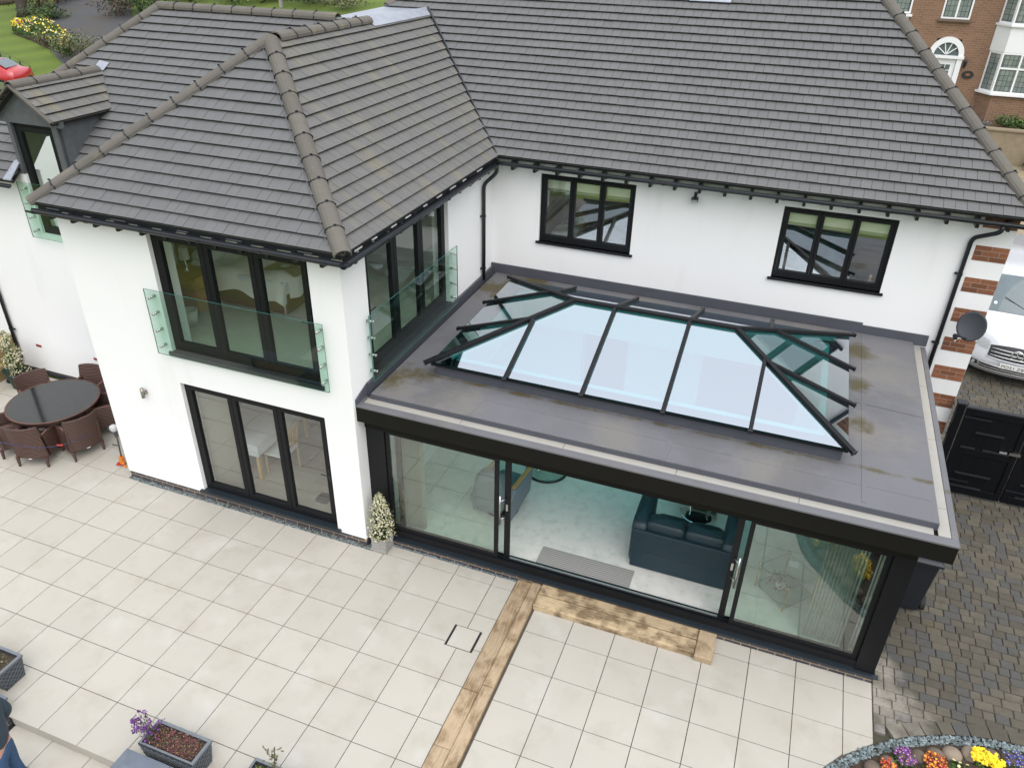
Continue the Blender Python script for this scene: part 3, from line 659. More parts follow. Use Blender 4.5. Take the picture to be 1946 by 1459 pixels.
slope((0, yl, zl), UX, S_F, [(-3.5, 0), (xl, 0), (xl + .35, .3), (rx, rl * k_), (-3.5, rl * k_)], 'roof_tile')
slope((lx - rl, yl, zl), UY, V((cs, 0, sn)), [(0, 0), (2 * rl, 0), (rl, rl * k_)], 'roof_tile')
dz, dp = 5.43, .74; ca = 1 / math.hypot(1, dp); dxr, dxl, drx = -3.36, -4.84, -4.10; dw = .74
dy0 = 2.60; dyE = yl + (dz - zl) / T; dyR = yl + (dz + dp * dw - zl) / T
slope((dxr, dy0, dz), UY, V((-ca, 0, dp * ca)), [(0, 0), (dyE - dy0, 0), (dyR - dy0, dw / ca), (0, dw / ca)], 'roof_tile_lichen')
slope((dxl, dy0, dz), UY, V((ca, 0, dp * ca)), [(0, 0), (dyE - dy0, 0), (dyR - dy0, dw / ca), (0, dw / ca)], 'roof_tile_lichen')
G, TW = .189, .158
tiles = []
deck = MB()
for (O, U, S, poly, mat) in slopes:
    Nn = U.cross(S); Nn = Nn if Nn.z > 0 else -Nn
    deck.prism([O + U * a + S * b - Nn * .03 for a, b in poly], -Nn * .02)
    pl = convex_planes(poly); a0 = min(p[0] for p in poly); a1 = max(p[0] for p in poly); b1 = max(p[1] for p in poly); b0 = min(p[1] for p in poly)
    r = int(b0 / G) - 1
    while r * G < b1:
        b = r * G; off = (.5 * TW if r % 2 else 0) + rnd.uniform(-.012, .012); a = math.floor(a0 / TW) * TW - TW + off; jit = rnd.uniform(-.004, .004)
        while a < a1:
            q = clip([(a + .0022, b), (a + TW - .0022, b), (a + TW - .0022, b + G * 1.22), (a + .0022, b + G * 1.22)], pl)
            if len(q) >= 3 and max(p[1] for p in q) - min(p[1] for p in q) > .02:
                dzv = rnd.uniform(-.0025, .0025)
                tiles.append((O, U, S, Nn, q, b + jit, dzv, mat))
            a += TW
        r += 1
def tile_mesh(m, t):
    O, U, S, Nn, q, b, dzv, mat = t; n = len(q)
    hgt = lambda y: .052 - (y - b) / (G * 1.22) * .043 + dzv
    top = [O + U * x + S * y + Nn * hgt(y) for x, y in q]; bot = [p - Nn * .020 for p in top]
    base = m.cur; m.add(top + bot, [tuple(range(n)), tuple(range(2 * n - 1, n - 1, -1))])
    for i in range(n):
        tail = q[i][1] - b < .012 and q[(i + 1) % n][1] - b < .012; m.cur = m.edge if tail else base      # tails take the darker edge material
        m.add([top[i], bot[i], bot[(i + 1) % n], top[(i + 1) % n]], [(0, 1, 2, 3)])
    m.cur = base
def tkey(t):
    q = t[4]; c = t[0] + t[1] * (sum(p[0] for p in q) / len(q)) + t[2] * (sum(p[1] for p in q) / len(q)); d = CAM_C - c
    u, v_, z = pixel(c)
    area = (max(p[0] for p in q) - min(p[0] for p in q)) * (max(p[1] for p in q) - min(p[1] for p in q))
    if not (0 < u < PW and 0 < v_ < PH) or d.dot(t[3]) <= 0 or t[0].x < -2.0: return 0
    return area * d.dot(t[3]) / d.length ** 3
tiles.sort(key=tkey, reverse=True)
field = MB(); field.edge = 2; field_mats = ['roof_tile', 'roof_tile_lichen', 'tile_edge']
for i, t in enumerate(tiles):
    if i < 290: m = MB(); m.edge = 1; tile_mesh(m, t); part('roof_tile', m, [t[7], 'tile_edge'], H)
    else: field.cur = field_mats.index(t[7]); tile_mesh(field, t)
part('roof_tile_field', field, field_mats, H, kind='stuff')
part('roof_deck', deck, 'underlay', H)

# ---- ridge and hip tiles with black union clips
def ridge(P, Q, up, L=.43, r=.117, lift=.03, clipm=True, skip=0):
    P, Q = V(P), V(Q); d = (Q - P); n = max(1, round(d.length / L)); d.normalize(); up = V(up); rt = d.cross(up).normalized(); up = rt.cross(d).normalized()
    seg = (Q - P).length / n
    for i in range(skip, n):
        a = P + d * (i * seg + .004) + up * lift; b = P + d * ((i + 1) * seg - .004) + up * lift; m = MB(); K = 9
        jit = rnd.uniform(-.004, .004); jr = V((rnd.uniform(-.004, .004), rnd.uniform(-.004, .004), 0))
        pr_ = lambda rr: [(rr * math.cos(math.radians(-8 + 196 * k / (K - 1))), (rr + jit) * .86 * math.sin(math.radians(-8 + 196 * k / (K - 1))) - .035) for k in range(K)]
        o_, i_ = pr_(r), pr_(r - .02)[::-1]; prof = o_ + i_; nn = len(prof)
        vs = [e + jr + rt * x + up * z for e in (a, b) for x, z in prof]
        m.add(vs, [(k, (k + 1) % nn, nn + (k + 1) % nn, nn + k) for k in range(nn)] + [(k, k + 1, nn - 2 - k, nn - 1 - k) for k in range(K - 1)] + [(nn + nn - 1 - k, nn + nn - 2 - k, nn + k + 1, nn + k) for k in range(K - 1)])
        ro = part('ridge_tile', m, 'ridge_tile', H, smooth=False)
        if clipm and i < n - 1:
            m = MB(); pr2 = pr_(r + .006); c = b + d * .004
            m.tube([c + rt * x + up * z + d * (.010 * math.sin(k * 2.1)) for k, (x, z) in enumerate(pr2)], .0085, 5)
            m.box(*[f(v_) for v_, hh in zip(c + up * (r * .86 - .02), (.012, .012, .01)) for f in (lambda q, h=hh: q - h, lambda q, h=hh: q + h)])
            part('clip', m, 'black_plastic', ro)
n_hipR = (V((cs, 0, 0)) * T + V((0, -T * cs, 0)) + UZ); apex = V((rx, yf + hw, zr))
ridge((xl, yf, ZE), apex, (-.5, -.5, 1)); ridge((xr, yf, ZE), apex, (.5, -.5, 1))
ridge(apex + V((0, .12, 0)), (rx, 5.75, zr), UZ, .36)
ridge((lx - rl, yl, zl), (lx, yl + rl, zr), (-.5, -.5, 1)); ridge((lx - .03, yl + rl, zr), (.33, yl + rl, zr), UZ, .42)
ridge((hx, ym, ZE), (hx - at * top, ym + top, ZE + T * top), (.6, -.5, 1))
ridge((.05, ym + hw + .05, zr), (.95, ym + top, ZE + T * top), (-.6, -.5, 1))
ridge((drx, dy0 - .03, dz + dp * dw), (drx, dyR - .12, dz + dp * dw), UZ, .46, .105)
# lead saddle, valley, flashings
part('lead_flashing', MB().prism([V((.12, yl + rl - .1, zr - .02)), V((rx + .17, 5.72, zr - .11)), V((rx + .17, ym + hw + .18, zr - .11)), V((rx, ym + hw + .3, zr + .01)), V((.02, ym + hw + .3, zr + .0))], (0, 0, .02)), 'lead', H)
part('lead_flashing', MB().prism([V((rx - .02, 5.70, zr + .045)), V((rx + .17, 5.70, zr - .07)), V((rx + .17, ym + hw + .12, zr - .07)), V((rx - .02, ym + hw + .2, zr + .045))], (.004, 0, .008)), 'lead', H)
m = MB(); m.tube([(xr - .02, ym - .02, ZE + .055), (rx + .05, ym + hw - .05, zr + .055)], .022, 6); part('valley_trim', m, 'black_plastic', H)
m = MB(); m.tube([(dxr + .02, dyE, dz + .035), (drx, dyR, dz + dp * dw + .035)], .014, 6); part('valley_trim', m, 'lead_dark', H)
P0 = lambda x, y_: V((x, y_, zl + T * (y_ - yl)))
part('lead_flashing', MB().prism([P0(drx - .12, dyR - .06) + V((0, 0, .068)), P0(drx + .12, dyR - .10) + V((0, 0, .068)), P0(drx + .15, dyR + .05) + V((0, 0, .068)), P0(drx - .1, dyR + .08) + V((0, 0, .068))], (0, 0, .006)), 'lead', H)
P1 = lambda x, y_: V((x, y_, ZE + T * (y_ - ym)))
part('lead_flashing', MB().prism([P1(6.02, 8.47) + V((0, 0, .07)), P1(6.75, 8.47) + V((0, 0, .07)), P1(6.85, 8.9) + V((0, 0, .07)), P1(5.9, 8.9) + V((0, 0, .07))], (0, 0, .008)), 'lead', H)
# hip flashing strips (thin pale metal line beside each wing hip)
for (A, B, s_) in (((xl, yf, ZE), apex, 1), ((xr, yf, ZE), apex, -1)):
    a, b = V(A), V(B); d = (b - a).normalized(); o = V((s_ * .12, -.125, -.01)) if s_ > 0 else V((-.165, -.04, 0))
    m = MB(); m.tube([a + o + d * .1 + UZ * .055, b + o - d * .2 + UZ * .055], .0045, 5); part('hip_strip', m, 'lead_dark', H)
# ---- dormer body
dm = MB(); xa, xb = -4.63, -3.48
part('dormer_cheek', MB().prism([V((xb, YL + .02, 4.30)), V((xb, YL + .02, dz)), V((xb, dyE, dz))], (-.06, 0, 0)), 'lead_dark', H)
part('dormer_cheek', MB().prism([V((xa, YL + .02, 4.30)), V((xa, YL + .02, dz)), V((xa, dyE, dz))], (.06, 0, 0)), 'lead_dark', H)
part('dormer_front', MB().box(xa, -4.55, YL - .01, YL + .08, 4.42, dz).box(-3.6, xb, YL - .01, YL + .08, 4.42, dz).prism([V((xa - .12, YL - .02, dz - .1)), V((xb + .12, YL - .02, dz - .1)), V((xb + .12, YL - .02, dz)), V((drx, YL - .02, dz + dp * dw - .02)), V((xa - .12, YL - .02, dz))], (0, .08, 0)), 'lead_dark', H)
for sgn, e in ((1, dxr), (-1, dxl)):
    m = MB(); m.bar((e, dy0 - .012, dz + .02), (drx, dy0 - .012, dz + dp * dw + .02), .03, .09, (0, -1, 0)); part('verge_mortar', m, 'ridge_tile', H)
part('lead_flashing', MB().prism([V((-4.78, YL - .28, 4.36)), V((-4.6, YL - .28, 4.36)), V((-4.6, YL + .05, 4.66)), V((-4.78, YL + .05, 4.62))], (0, -.01, .012)), 'lead', H)

# ---- gutters, rafter feet, downpipes
def gutter(P, Q, out, r=.056):
    P, Q = V(P), V(Q); out = V(out); m = MB(); K = 8; prof = [(r * math.cos(math.pi + math.pi * k / (K - 1)), r * math.sin(math.pi + math.pi * k / (K - 1))) for k in range(K)]
    prof += [((r - .006) * math.cos(2 * math.pi - math.pi * k / (K - 1)), (r - .006) * math.sin(2 * math.pi - math.pi * k / (K - 1))) for k in range(K)]
    n = len(prof); m.add([e + out * x + UZ * z for e in (P, Q) for x, z in prof], [(k, (k + 1) % n, n + (k + 1) % n, n + k) for k in range(n)] + [tuple(range(n)), tuple(range(2 * n - 1, n - 1, -1))])
    o = part('gutter', m, 'black_plastic', H)
    L = (Q - P).length; d = (Q - P).normalized(); k = .12
    while k < L:
        m = MB(); c = P + d * k; pr2 = [((r + .006) * math.cos(math.pi + math.pi * j / 7), (r + .006) * math.sin(math.pi + math.pi * j / 7)) for j in range(8)]
        pr3 = [((r + .001) * math.cos(2 * math.pi - math.pi * j / 7), (r + .001) * math.sin(2 * math.pi - math.pi * j / 7)) for j in range(8)]; pp = pr2 + pr3; nn = len(pp)
        m.add([e + out * x + UZ * z for e in (c - d * .022, c + d * .022) for x, z in pp], [(j, (j + 1) % nn, nn + (j + 1) % nn, nn + j) for j in range(nn)] + [tuple(range(nn)), tuple(range(2 * nn - 1, nn - 1, -1))])
        part('bracket', m, 'black_plastic', o); k += .95
    return o
gz = 4.885
gutter((xl - .02, yf - .055, gz), (xr + .06, yf - .055, gz), -UY); gutter((xr + .055, yf - .11, gz), (xr + .055, ym - .02, gz), UX)
gutter((xr - .02, ym - .05, gz), (hx + .1, ym - .05, gz), -UY); gutter((-9.3, yl - .05, zl - .06), (-4.66, yl - .05, zl - .06), -UY)
def feet(P, d, n, step, inward):
    for k in range(n):
        c = V(P) + V(d) * (k * step); i = V(inward); F = (c, V(d), i, UZ)
        part('rafter_foot', MB().fbox(F, -.024, .024, .0, .26, -.09, .06), 'black_plastic', H)
feet((XL + .12, yf + .005, 4.84), UX, 12, .405, UY); feet((xr - .005, YF + .1, 4.84), UY, 13, .405, -UX)
feet((3.76, ym + .005, 4.84), UX, 20, .408, UY)
def soft_path(pts, r=.09, k=4):
    out = [V(pts[0])]
    for i in range(1, len(pts) - 1):
        a, b, c = V(pts[i - 1]), V(pts[i]), V(pts[i + 1]); p = b + (a - b).normalized() * min(r, (a - b).length / 2); q = b + (c - b).normalized() * min(r, (c - b).length / 2)
        for j in range(k + 1): t = j / k; out.append(p * (1 - t) ** 2 + b * 2 * t * (1 - t) + q * t * t)
    return out + [V(pts[-1])]
def downpipe(pts, clips, out):
    o = part('downpipe', MB().tube(soft_path(pts), .034, 10), 'black_plastic', H, True)
    for c in clips:
        c = V(c); m = MB(); m.tube([c - UZ * .02, c + UZ * .02], .041, 10); m.bar(c, c + V(out), .025, .03); part('pipe_clip', m, 'black_plastic', o)
downpipe([(xr + .055, 5.38, gz - .04), (xr + .055, 5.38, gz - .16), (XR + .05, 5.28, gz - .36), (XR + .05, 5.28, 2.72)], [(XR + .05, 5.28, 3.95), (XR + .05, 5.28, 2.95)], (-.05, -.06, 0))
downpipe([(11.42, ym - .05, gz - .04), (11.42, ym - .05, gz - .14), (11.13, YM - .05, 4.54), (11.13, YM - .05, .02)], [(11.13, YM - .05, 3.95), (11.13, YM - .05, 2.75)], (-.07, .03, 0))
downpipe([(-6.27, yl - .05, zl - .1), (-6.27, YL - .05, zl - .4), (-6.27, YL - .05, .3)], [(-6.27, YL - .05, 1.0)], (.12, 0, 0))
# eaves boarding (bird-stop strip seen above the wing gutters)
part('eaves_strip', MB().box(xl + .1, xr - .05, yf + .03, yf + .045, ZE - .075, ZE - .02).box(xr - .045, xr - .03, yf + .1, ym - .1, ZE - .075, ZE - .02), 'black_plastic', H)
k = xl + .25
while k < xr - .3: L_ = rnd.uniform(.1, .28); part('eaves_comb', MB().box(k, k + L_, yf + .018, yf + .0295, ZE - .058, ZE - .042), 'lead_dark', H); k += L_ + rnd.uniform(.5, 1.1)
k = yf + .3
while k < ym - .4: L_ = rnd.uniform(.1, .28); part('eaves_comb', MB().box(xr - .0295, xr - .018, k, k + L_, ZE - .058, ZE - .040), 'soffit_white', H); k += L_ + rnd.uniform(.25, .5)

# ---- things fixed to the walls
def balustrade(label, O, U, Nn, wd, ht, rows, cols):
    F = (V(O), V(U), V(Nn), UZ); t = thing('glass_balustrade', label, 'balustrade', V(O), group='frameless glass Juliet balconies')
    m = MB().fbox(F, 0, wd, .085, .101, 0, ht); m.mi = [2, 2, 1, 0, 2, 2]; part('glass', m, ['glass_balustrade', 'glass_clear', 'glass_edge'], t)
    for a in cols:
        for c in rows:
            m = MB(); b = F[0] + F[1] * a + UZ * c; m.tube([b + F[2] * .002, b + F[2] * .084], .02, 12); m.tube([b + F[2] * .102, b + F[2] * .116], .023, 12)
            part('bolt', m, 'steel', t, True)
rw = (.13, .39, .66, .92)
balustrade('glass Juliet balcony across the front bedroom doors of the wing', (.02, YF, 2.83), UX, -UY, 2.97, 1.05, rw, (.09, 2.88))
balustrade('glass Juliet balcony over the flat roof on the side bedroom doors', (XR, 1.07, 2.80), UY, UX, 2.93, 1.04, rw, (.09, 2.84))
balustrade('small glass Juliet balcony below the dormer door', (-4.72, YL, 3.24), UX, -UY, 1.25, 1.05, rw, (.10, 1.15))
t = thing('wall_light', 'small steel up and down wall light on the white wing', 'wall light', (-.55, YF, 1.9))
part('body', MB().tube([(-.55, YF - .07, 1.89), (-.55, YF - .07, 2.06)], .028, 14), 'uplight', t, True); part('bracket', MB().box(-.565, -.515, YF - .06, YF - .002, 1.94, 2.0), 'uplight', t)
t = thing('floodlight', 'black floodlight under the eaves between the two upper windows', 'floodlight', (6.95, YM, 4.6))
m = MB(); m.box(6.90, 7.01, YM - .14, YM - .05, 4.56, 4.63); part('lamp_head', m, 'black_plastic', t, bevel=.006)
part('bracket', MB().box(6.93, 6.975, YM - .06, YM - .002, 4.62, 4.70), 'black_plastic', t)
part('lens', MB().box(6.905, 7.005, YM - .145, YM - .1405, 4.565, 4.60), 'lamp_glass', t)
t = thing('satellite_dish', 'dark grey satellite dish on the striped brick corner', 'satellite dish', (11.45, YM, 3.25))
dn = V((-.50, -.80, .30)).normalized(); dr = dn.cross(UZ).normalized(); du = dr.cross(dn).normalized(); dc = V((11.46, 5.38, 3.28))
m = MB(); rr_ = 7; nn = 28; vs = []
for back in (0, .012):
    for i in range(rr_ + 1):
        q = i / rr_
        for k in range(nn): a = 2 * math.pi * k / nn; vs.append(dc + dr * (  .215 * q * math.cos(a)) + du * (.235 * q * math.sin(a)) + dn * (.045 * q * q - back))
o1 = (rr_ + 1) * nn
fs = [(i * nn + k, i * nn + (k + 1) % nn, (i + 1) * nn + (k + 1) % nn, (i + 1) * nn + k) for i in range(rr_) for k in range(nn)]
fs += [tuple(o1 + j for j in f[::-1]) for f in fs] + [(rr_ * nn + k, rr_ * nn + (k + 1) % nn, o1 + rr_ * nn + (k + 1) % nn, o1 + rr_ * nn + k) for k in range(nn)]
m.add(vs, fs); part('dish', m, 'dish_grey', t, True)
lb = dc - du * .20 + dn * .03; ln = V((11.225, 5.13, 3.19))
part('arm', MB().tube([lb, ln], .012, 8), 'black_plastic', t); m = MB(); m.tube([ln + dn * .03, ln - dn * .05], .034, 10); m.box(ln.x - .03, ln.x + .03, ln.y - .03, ln.y + .03, ln.z - .05, ln.z + .02); part('receiver', m, 'black_plastic', t)
part('bracket', MB().tube([dc - dn * .01, dc - dn * .1, V((11.5, YM - .06, 3.2)), V((11.5, YM - .002, 3.2))], .018, 8), 'dish_grey', t)
part('cable', MB().tube([ln - UZ * .03, ln + V((.02, .06, -.12)), ln + V((.08, .15, -.1)), ln + V((.06, .3, -.05))], .006, 6), 'plate_white', t)
# ------------------------------------------------------------------ glazed extension
ZD = 2.69
X = thing('extension', 'flat roofed glazed garden room with black frame', 'extension', (7, 3, 0))
part('floor', MB().box(XR, 10.5, .93, YM, 0, .17), 'carpet', X)
part('ceiling', slab(XR + .002, 10.5, 1.0, YM - .002, [(4.35, 9.38, 2.08, 4.68)], 2.30, 2.335, 'z'), 'plaster', X)
HOLE = (4.25, 9.48, 1.98, 4.78)
part('roof_deck', slab(3.40, 10.79, .93, YM - .035, [HOLE], 2.42, ZD, 'z'), 'membrane', X, bevel=.006)
part('lightwell', slab(4.26, 9.47, 1.99, 4.77, [(4.35, 9.38, 2.08, 4.68)], 2.336, 2.88, 'z'), 'plaster', X)
# welded seams and ponding marks on the membrane
for (x0_, y0_, x1_, y1_) in ((3.42, 1.42, 10.75, 1.36), (4.9, .95, 4.95, 1.6), (7.6, .95, 7.63, 1.62), (9.98, 1.0, 10.02, 5.7), (9.9, 3.4, 10.78, 3.32), (5.5, 5.3, 5.52, 5.74), (8.2, 5.3, 8.2, 5.74)):
    sz_ = sz_ + .0007 if 'sz_' in globals() else .001; m = MB(); m.bar((x0_, y0_, ZD + sz_), (x1_, y1_, ZD + sz_), .05, .004); part('membrane_seam', m, 'membrane', X)
part('deck_shade_band', MB().box(3.40, 10.795, .922, .9295, 2.42, ZD - .012).box(10.7905, 10.796, .93, YM - .04, 2.42, ZD - .012), 'membrane_dark', X)  # shade on the upright deck edges, put in as a thin dark band
part('fascia', MB().box(XR + .004, 11.0, .68, .72, 2.345, 2.585).box(10.96, 11.0, .72, YM - .01, 2.345, 2.585), 'black_fascia', X)
part('roof_edge', MB().box(XR + .003, 11.005, .675, .80, 2.585, 2.612, .006).box(10.93, 11.005, .80, YM - .012, 2.585, 2.612, .006).box(XR + .003, XR + .05, .80, .93, 2.585, 2.612), 'membrane', X)
part('roof_underside', MB().box(XR + .004, 10.96, .72, .93, 2.36, 2.40).box(10.70, 10.96, .93, YM - .01, 2.36, 2.40).box(XR + .004, 10.93, .80, .93, 2.56, 2.58).box(10.79, 10.93, .93, YM - .012, 2.56, 2.58), 'black_fascia', X)
k = XR + .06                                   # gutter guard strips in lengths
while k < 10.70:
    e = min(k + 1.48, 10.797); part('gutter_guard', MB().box(k + .003, e - .003, .805, .926, 2.585, 2.605), 'grate', X); k += 1.48
k = .805
for e in (1.35, 2.9, 4.4, YM - .03): part('gutter_guard', MB().box(10.795, 10.926, k + .003, e - .003, 2.587, 2.609), 'grate', X); k = e
part('upstand', MB().box(XR + .001, XR + .04, 1.0, YM - .04, 2.60, 2.80).box(XR + .001, 9.98, YM - .032, YM - .001, ZD - .05, 2.87).box(9.98, 11.0, YM - .030, YM - .001, ZD - .05, 2.83).prism([V((XR + .001, .68, 2.60)), V((XR + .001, 1.0, 2.60)), V((XR + .001, 1.0, 2.80)), V((XR + .001, .68, 2.70))], (.02, 0, 0)), 'membrane_dark', X)
part('wall', MB().box(10.5, 10.70, 1.05, YM - .001, 0, 2.36), 'black_fascia', X); part('wall_lining', MB().box(10.48, 10.499, 1.08, YM, .17, 2.3), 'plaster', X)
part('head_beam', MB().box(XR + .002, 10.70, .86, 1.06, 2.13, 2.36), 'black_fascia', X)
part('post', MB().box(XR + .002, 3.59, .88, 1.05, .16, 2.13), 'black_frame', X); part('post', MB().box(10.46, 10.70, .86, 1.05, .13, 2.13), 'black_frame', X)
part('door_track', MB().box(3.59, 10.46, .87, .905, .16, .27).box(3.59, 10.46, .935, .96, .16, .265).box(3.59, 10.46, .99, 1.05, .16, .25).box(3.59, 10.46, .905, .99, .16, .20), 'black_frame', X)
part('track_strip', MB().box(5.55, 8.64, .975, .99, .25, .277), 'aluminium', X)
part('sill', MB().box(XR + .05, 10.76, .80, .87, .11, .135).box(XR + .05, 10.72, .87, .95, .10, .16), 'sill_grey', X, bevel=.004)
brick_run(X, (XR + .05, .84, 0), UX, -UY, 10.70 - XR - .05, -.035, 2, 'brick_blue', .213, .061, .0145, depth=.09, proud=.0015)
def slider(a, b, y, st, nm, gm='glass_slide'):
    z0, z1 = .205 if y > .96 else .265, 2.14
    fr = part(nm, MB().box(a, a + st, y - .02, y + .02, z0, z1).box(b - st, b, y - .02, y + .02, z0, z1).box(a + st, b - st, y - .02, y + .02, z0, z0 + .07).box(a + st, b - st, y - .02, y + .02, z1 - .07, z1), 'black_frame', X)
    part('pane', MB().box(a + st - .003, b - st + .003, y - .01, y + .008, z0 + .067, z1 - .067), [gm, 'glass_clear'], fr).data.polygons.foreach_set('material_index', [1, 1, 0, 1, 1, 1])
    return fr
slider(3.60, 5.38, .92, .06, 'fixed_panel'); sA = slider(3.72, 5.545, .975, .085, 'sliding_door', 'glass_clear')
slider(8.80, 10.45, .92, .06, 'fixed_panel'); sB = slider(8.645, 10.33, .975, .085, 'sliding_door', 'glass_clear')
for s_, hx_, sg in ((sA, 5.50, -1), (sB, 8.69, 1)):
    m = MB(); bx = hx_ + sg * .075; m.tube([(bx, .86, .97), (bx, .86, 1.50)], .014, 10)
    for z in (1.07, 1.40): m.tube([(bx, .86, z), (hx_, .955, z)], .009, 8)
    part('handle', m, 'steel', s_, True); part('lock', MB().box(hx_ - .015, hx_ + .015, .945, .956, 1.18, 1.30), 'steel', s_)
# ------------------------------------------------------------------ roof lantern
LX0, LX1, LY0, LY1, LZ, LR = 3.93, 9.80, 1.66, 5.09, 2.905, 3.49
hy = (LY1 - LY0) / 2; yr = (LY0 + LY1) / 2; rx0, rx1 = LX0 + hy, LX1 - hy; sl_ = (LR - LZ) / hy
LN = thing('roof_lantern', 'black framed roof lantern with blue tinted solar glass on the flat roof', 'roof lantern', ((LX0 + LX1) / 2, yr, ZD))
part('kerb', slab(4.02, 9.71, 1.78, 4.97, [(4.25, 9.48, 1.98, 4.78)], ZD - .01, 2.865, 'z'), 'membrane_dark', LN, bevel=.012)
part('eaves_beam', slab(3.97, 9.76, 1.72, 5.03, [(4.2, 9.53, 1.95, 4.80)], 2.866, 2.895, 'z'), 'black_frame', LN)
zf = lambda d: LZ + sl_ * d
def pane(poly, fn):
    nrm = V((0, 0, 1)); m = MB().prism([fn(a, b) - UZ * .012 for a, b in poly], (0, 0, .022)); m.mi = [1, 0] + [1] * len(poly); part('pane', m, ['glass_lantern', 'glass_clear'], LN)
front = [(LX0 + .05, .05), (LX1 - .05, .05), (rx1, hy), (rx0, hy)]; fxs = [LX0, 5.16, 6.29, 7.42, 8.56, LX1]
for fn in (lambda a, d: V((a, LY0 + d, zf(d))), lambda a, d: V((a, LY1 - d, zf(d)))):
    for i in range(5):
        q = clip(front, [(1, 0, fxs[i] + .004), (-1, 0, -fxs[i + 1] + .004)])
        if q: pane(q, fn)
side = [(LY0 + .05, .05), (LY1 - .05, .05), (yr, hy)]; sys_ = [LY0, 2.845, 3.92, LY1]
for fn in (lambda a, d: V((LX0 + d, a, zf(d))), lambda a, d: V((LX1 - d, a, zf(d)))):
    for i in range(3):
        q = clip(side, [(1, 0, sys_[i] + .004), (-1, 0, -sys_[i + 1] + .004)])
        if q: pane(q, fn)
def rafter(p, q, wd=.055, h=.045, end=True):
    p, q = V(p), V(q); d = (p - q).normalized(); p2 = p + d * .015; m = MB(); m.bar(p2, q, wd, h, lift=.035); r_ = part('rafter', m, 'black_frame', LN, bevel=.006)
    m = MB(); m.bar(p - d * .38, q, .04, .07, lift=-.05); part('inner_bar', m, 'upvc', r_)
    if end: m = MB(); m.bar(p2 + d * .012, p2, wd + .012, h + .014, lift=.035); part('end_cap', m, 'black_plastic', r_)
for x_ in fxs[1:-1]:
    d = min(hy, x_ - LX0, LX1 - x_); rafter((x_, LY0, LZ), (x_, LY0 + d, zf(d))); rafter((x_, LY1, LZ), (x_, LY1 - d, zf(d)))
for y_ in sys_[1:-1]:
    d = min(hy, y_ - LY0, LY1 - y_); rafter((LX0, y_, LZ), (LX0 + d, y_, zf(d))); rafter((LX1, y_, LZ), (LX1 - d, y_, zf(d)))
for cx, cy, ex in ((LX0, LY0, rx0), (LX0, LY1, rx0), (LX1, LY0, rx1), (LX1, LY1, rx1)): rafter((cx, cy, LZ), (ex, yr, LR), .07, .05)
m = MB(); m.bar((rx0 - .05, yr, LR), (rx1 + .05, yr, LR), .085, .05, lift=.035); part('ridge_bar', m, 'black_frame', LN, bevel=.008)

# ------------------------------------------------------------------ furniture seen through the glass
def puff(m, x0, x1, y0, y1, z0, z1, b=.35, n=7):
    """soft cushion: superellipsoid"""
    cx, cy, cz = (x0 + x1) / 2, (y0 + y1) / 2, (z0 + z1) / 2; P = []
    sp = lambda t, e: math.copysign(abs(t) ** e, t)
    for i in range(n + 1):
        t = -math.pi / 2 + math.pi * i / n
        P.append([V((cx + (x1 - x0) / 2 * sp(math.cos(t), b) * sp(math.cos(a), b), cy + (y1 - y0) / 2 * sp(math.cos(t), b) * sp(math.sin(a), b), cz + (z1 - z0) / 2 * sp(math.sin(t), b))) for a in [2 * math.pi * k / 20 for k in range(21)]])
    m.grid(P); return m
ZFL = .17
t = thing('sofa', 'navy leather two seat sofa with its back to the doors', 'sofa', (7.98, 2.0, ZFL))
part('back_panel', MB().box(7.25, 8.71, 1.585, 1.66, ZFL + .02, .90), 'sofa_leather', t, bevel=.02)
for k in range(1, 5): part('seam', MB().box(7.25 + .29 * k - .002, 7.25 + .29 * k + .002, 1.5835, 1.59, ZFL + .02, .9), 'car_trim', t)
part('seam', MB().box(7.45, 8.71, 1.5835, 1.59, .515, .519), 'car_trim', t)
part('seat', puff(puff(MB(), 7.45, 8.0, 1.8, 2.5, .3, .62), 7.96, 8.52, 1.8, 2.5, .3, .62), 'sofa_leather', t, True)
for a, b in ((7.40, 7.99), (7.97, 8.56)): part('back_cushion', puff(MB(), a, b, 1.64, 1.92, .62, 1.05, .36), 'sofa_leather', t, True)
for a in (7.20, 8.50): part('arm', puff(MB(), a, a + .25, 1.60, 2.52, ZFL + .02, 1.02, .3), 'sofa_leather', t, True)
part('base', MB().box(7.3, 8.66, 1.66, 2.45, ZFL + .02, .4), 'sofa_leather', t)
def swivel_base(t, cx, cy, r, mat='chrome'):
    part('base_ring', MB().lathe([(r, ZFL + .002), (r + .012, ZFL + .012), (r, ZFL + .03), (r - .03, ZFL + .03), (r - .03, ZFL + .004)], (cx, cy, 0), 32, cap=False), mat, t, True)
t = thing('footstool', 'footstool on a round chrome base beyond the sofa', 'footstool', (8.05, 3.2, ZFL))
part('base_disc', MB().lathe([(.0, ZFL + .004), (.31, ZFL + .004), (.31, ZFL + .022), (.28, ZFL + .032), (0, ZFL + .034)], (8.04, 3.2, 0), 32), 'chrome', t, True)
part('strut', MB().tube([(7.92, 3.2, ZFL + .03), (7.86, 3.25, .5)], .022, 8).tube([(8.18, 3.12, ZFL + .03), (8.25, 3.2, .5)], .022, 8), 'chrome', t)
part('seat', puff(MB(), 7.75, 8.35, 3.0, 3.6, .48, .66), 'car_trim', t, True)
_n0 = 0
t = thing('armchair', 'blue grey recliner armchair with wooden arm caps behind the left glass', 'armchair', (5.15, 2.7, ZFL))
part('side_panel', MB().prism([V((5.45, 2.2, .26)), V((5.45, 2.95, .36)), V((5.45, 3.05, .75)), V((5.45, 2.35, .80)), V((5.45, 2.1, .6))], (-.10, 0, 0)), 'chair_leather', t, bevel=.02)
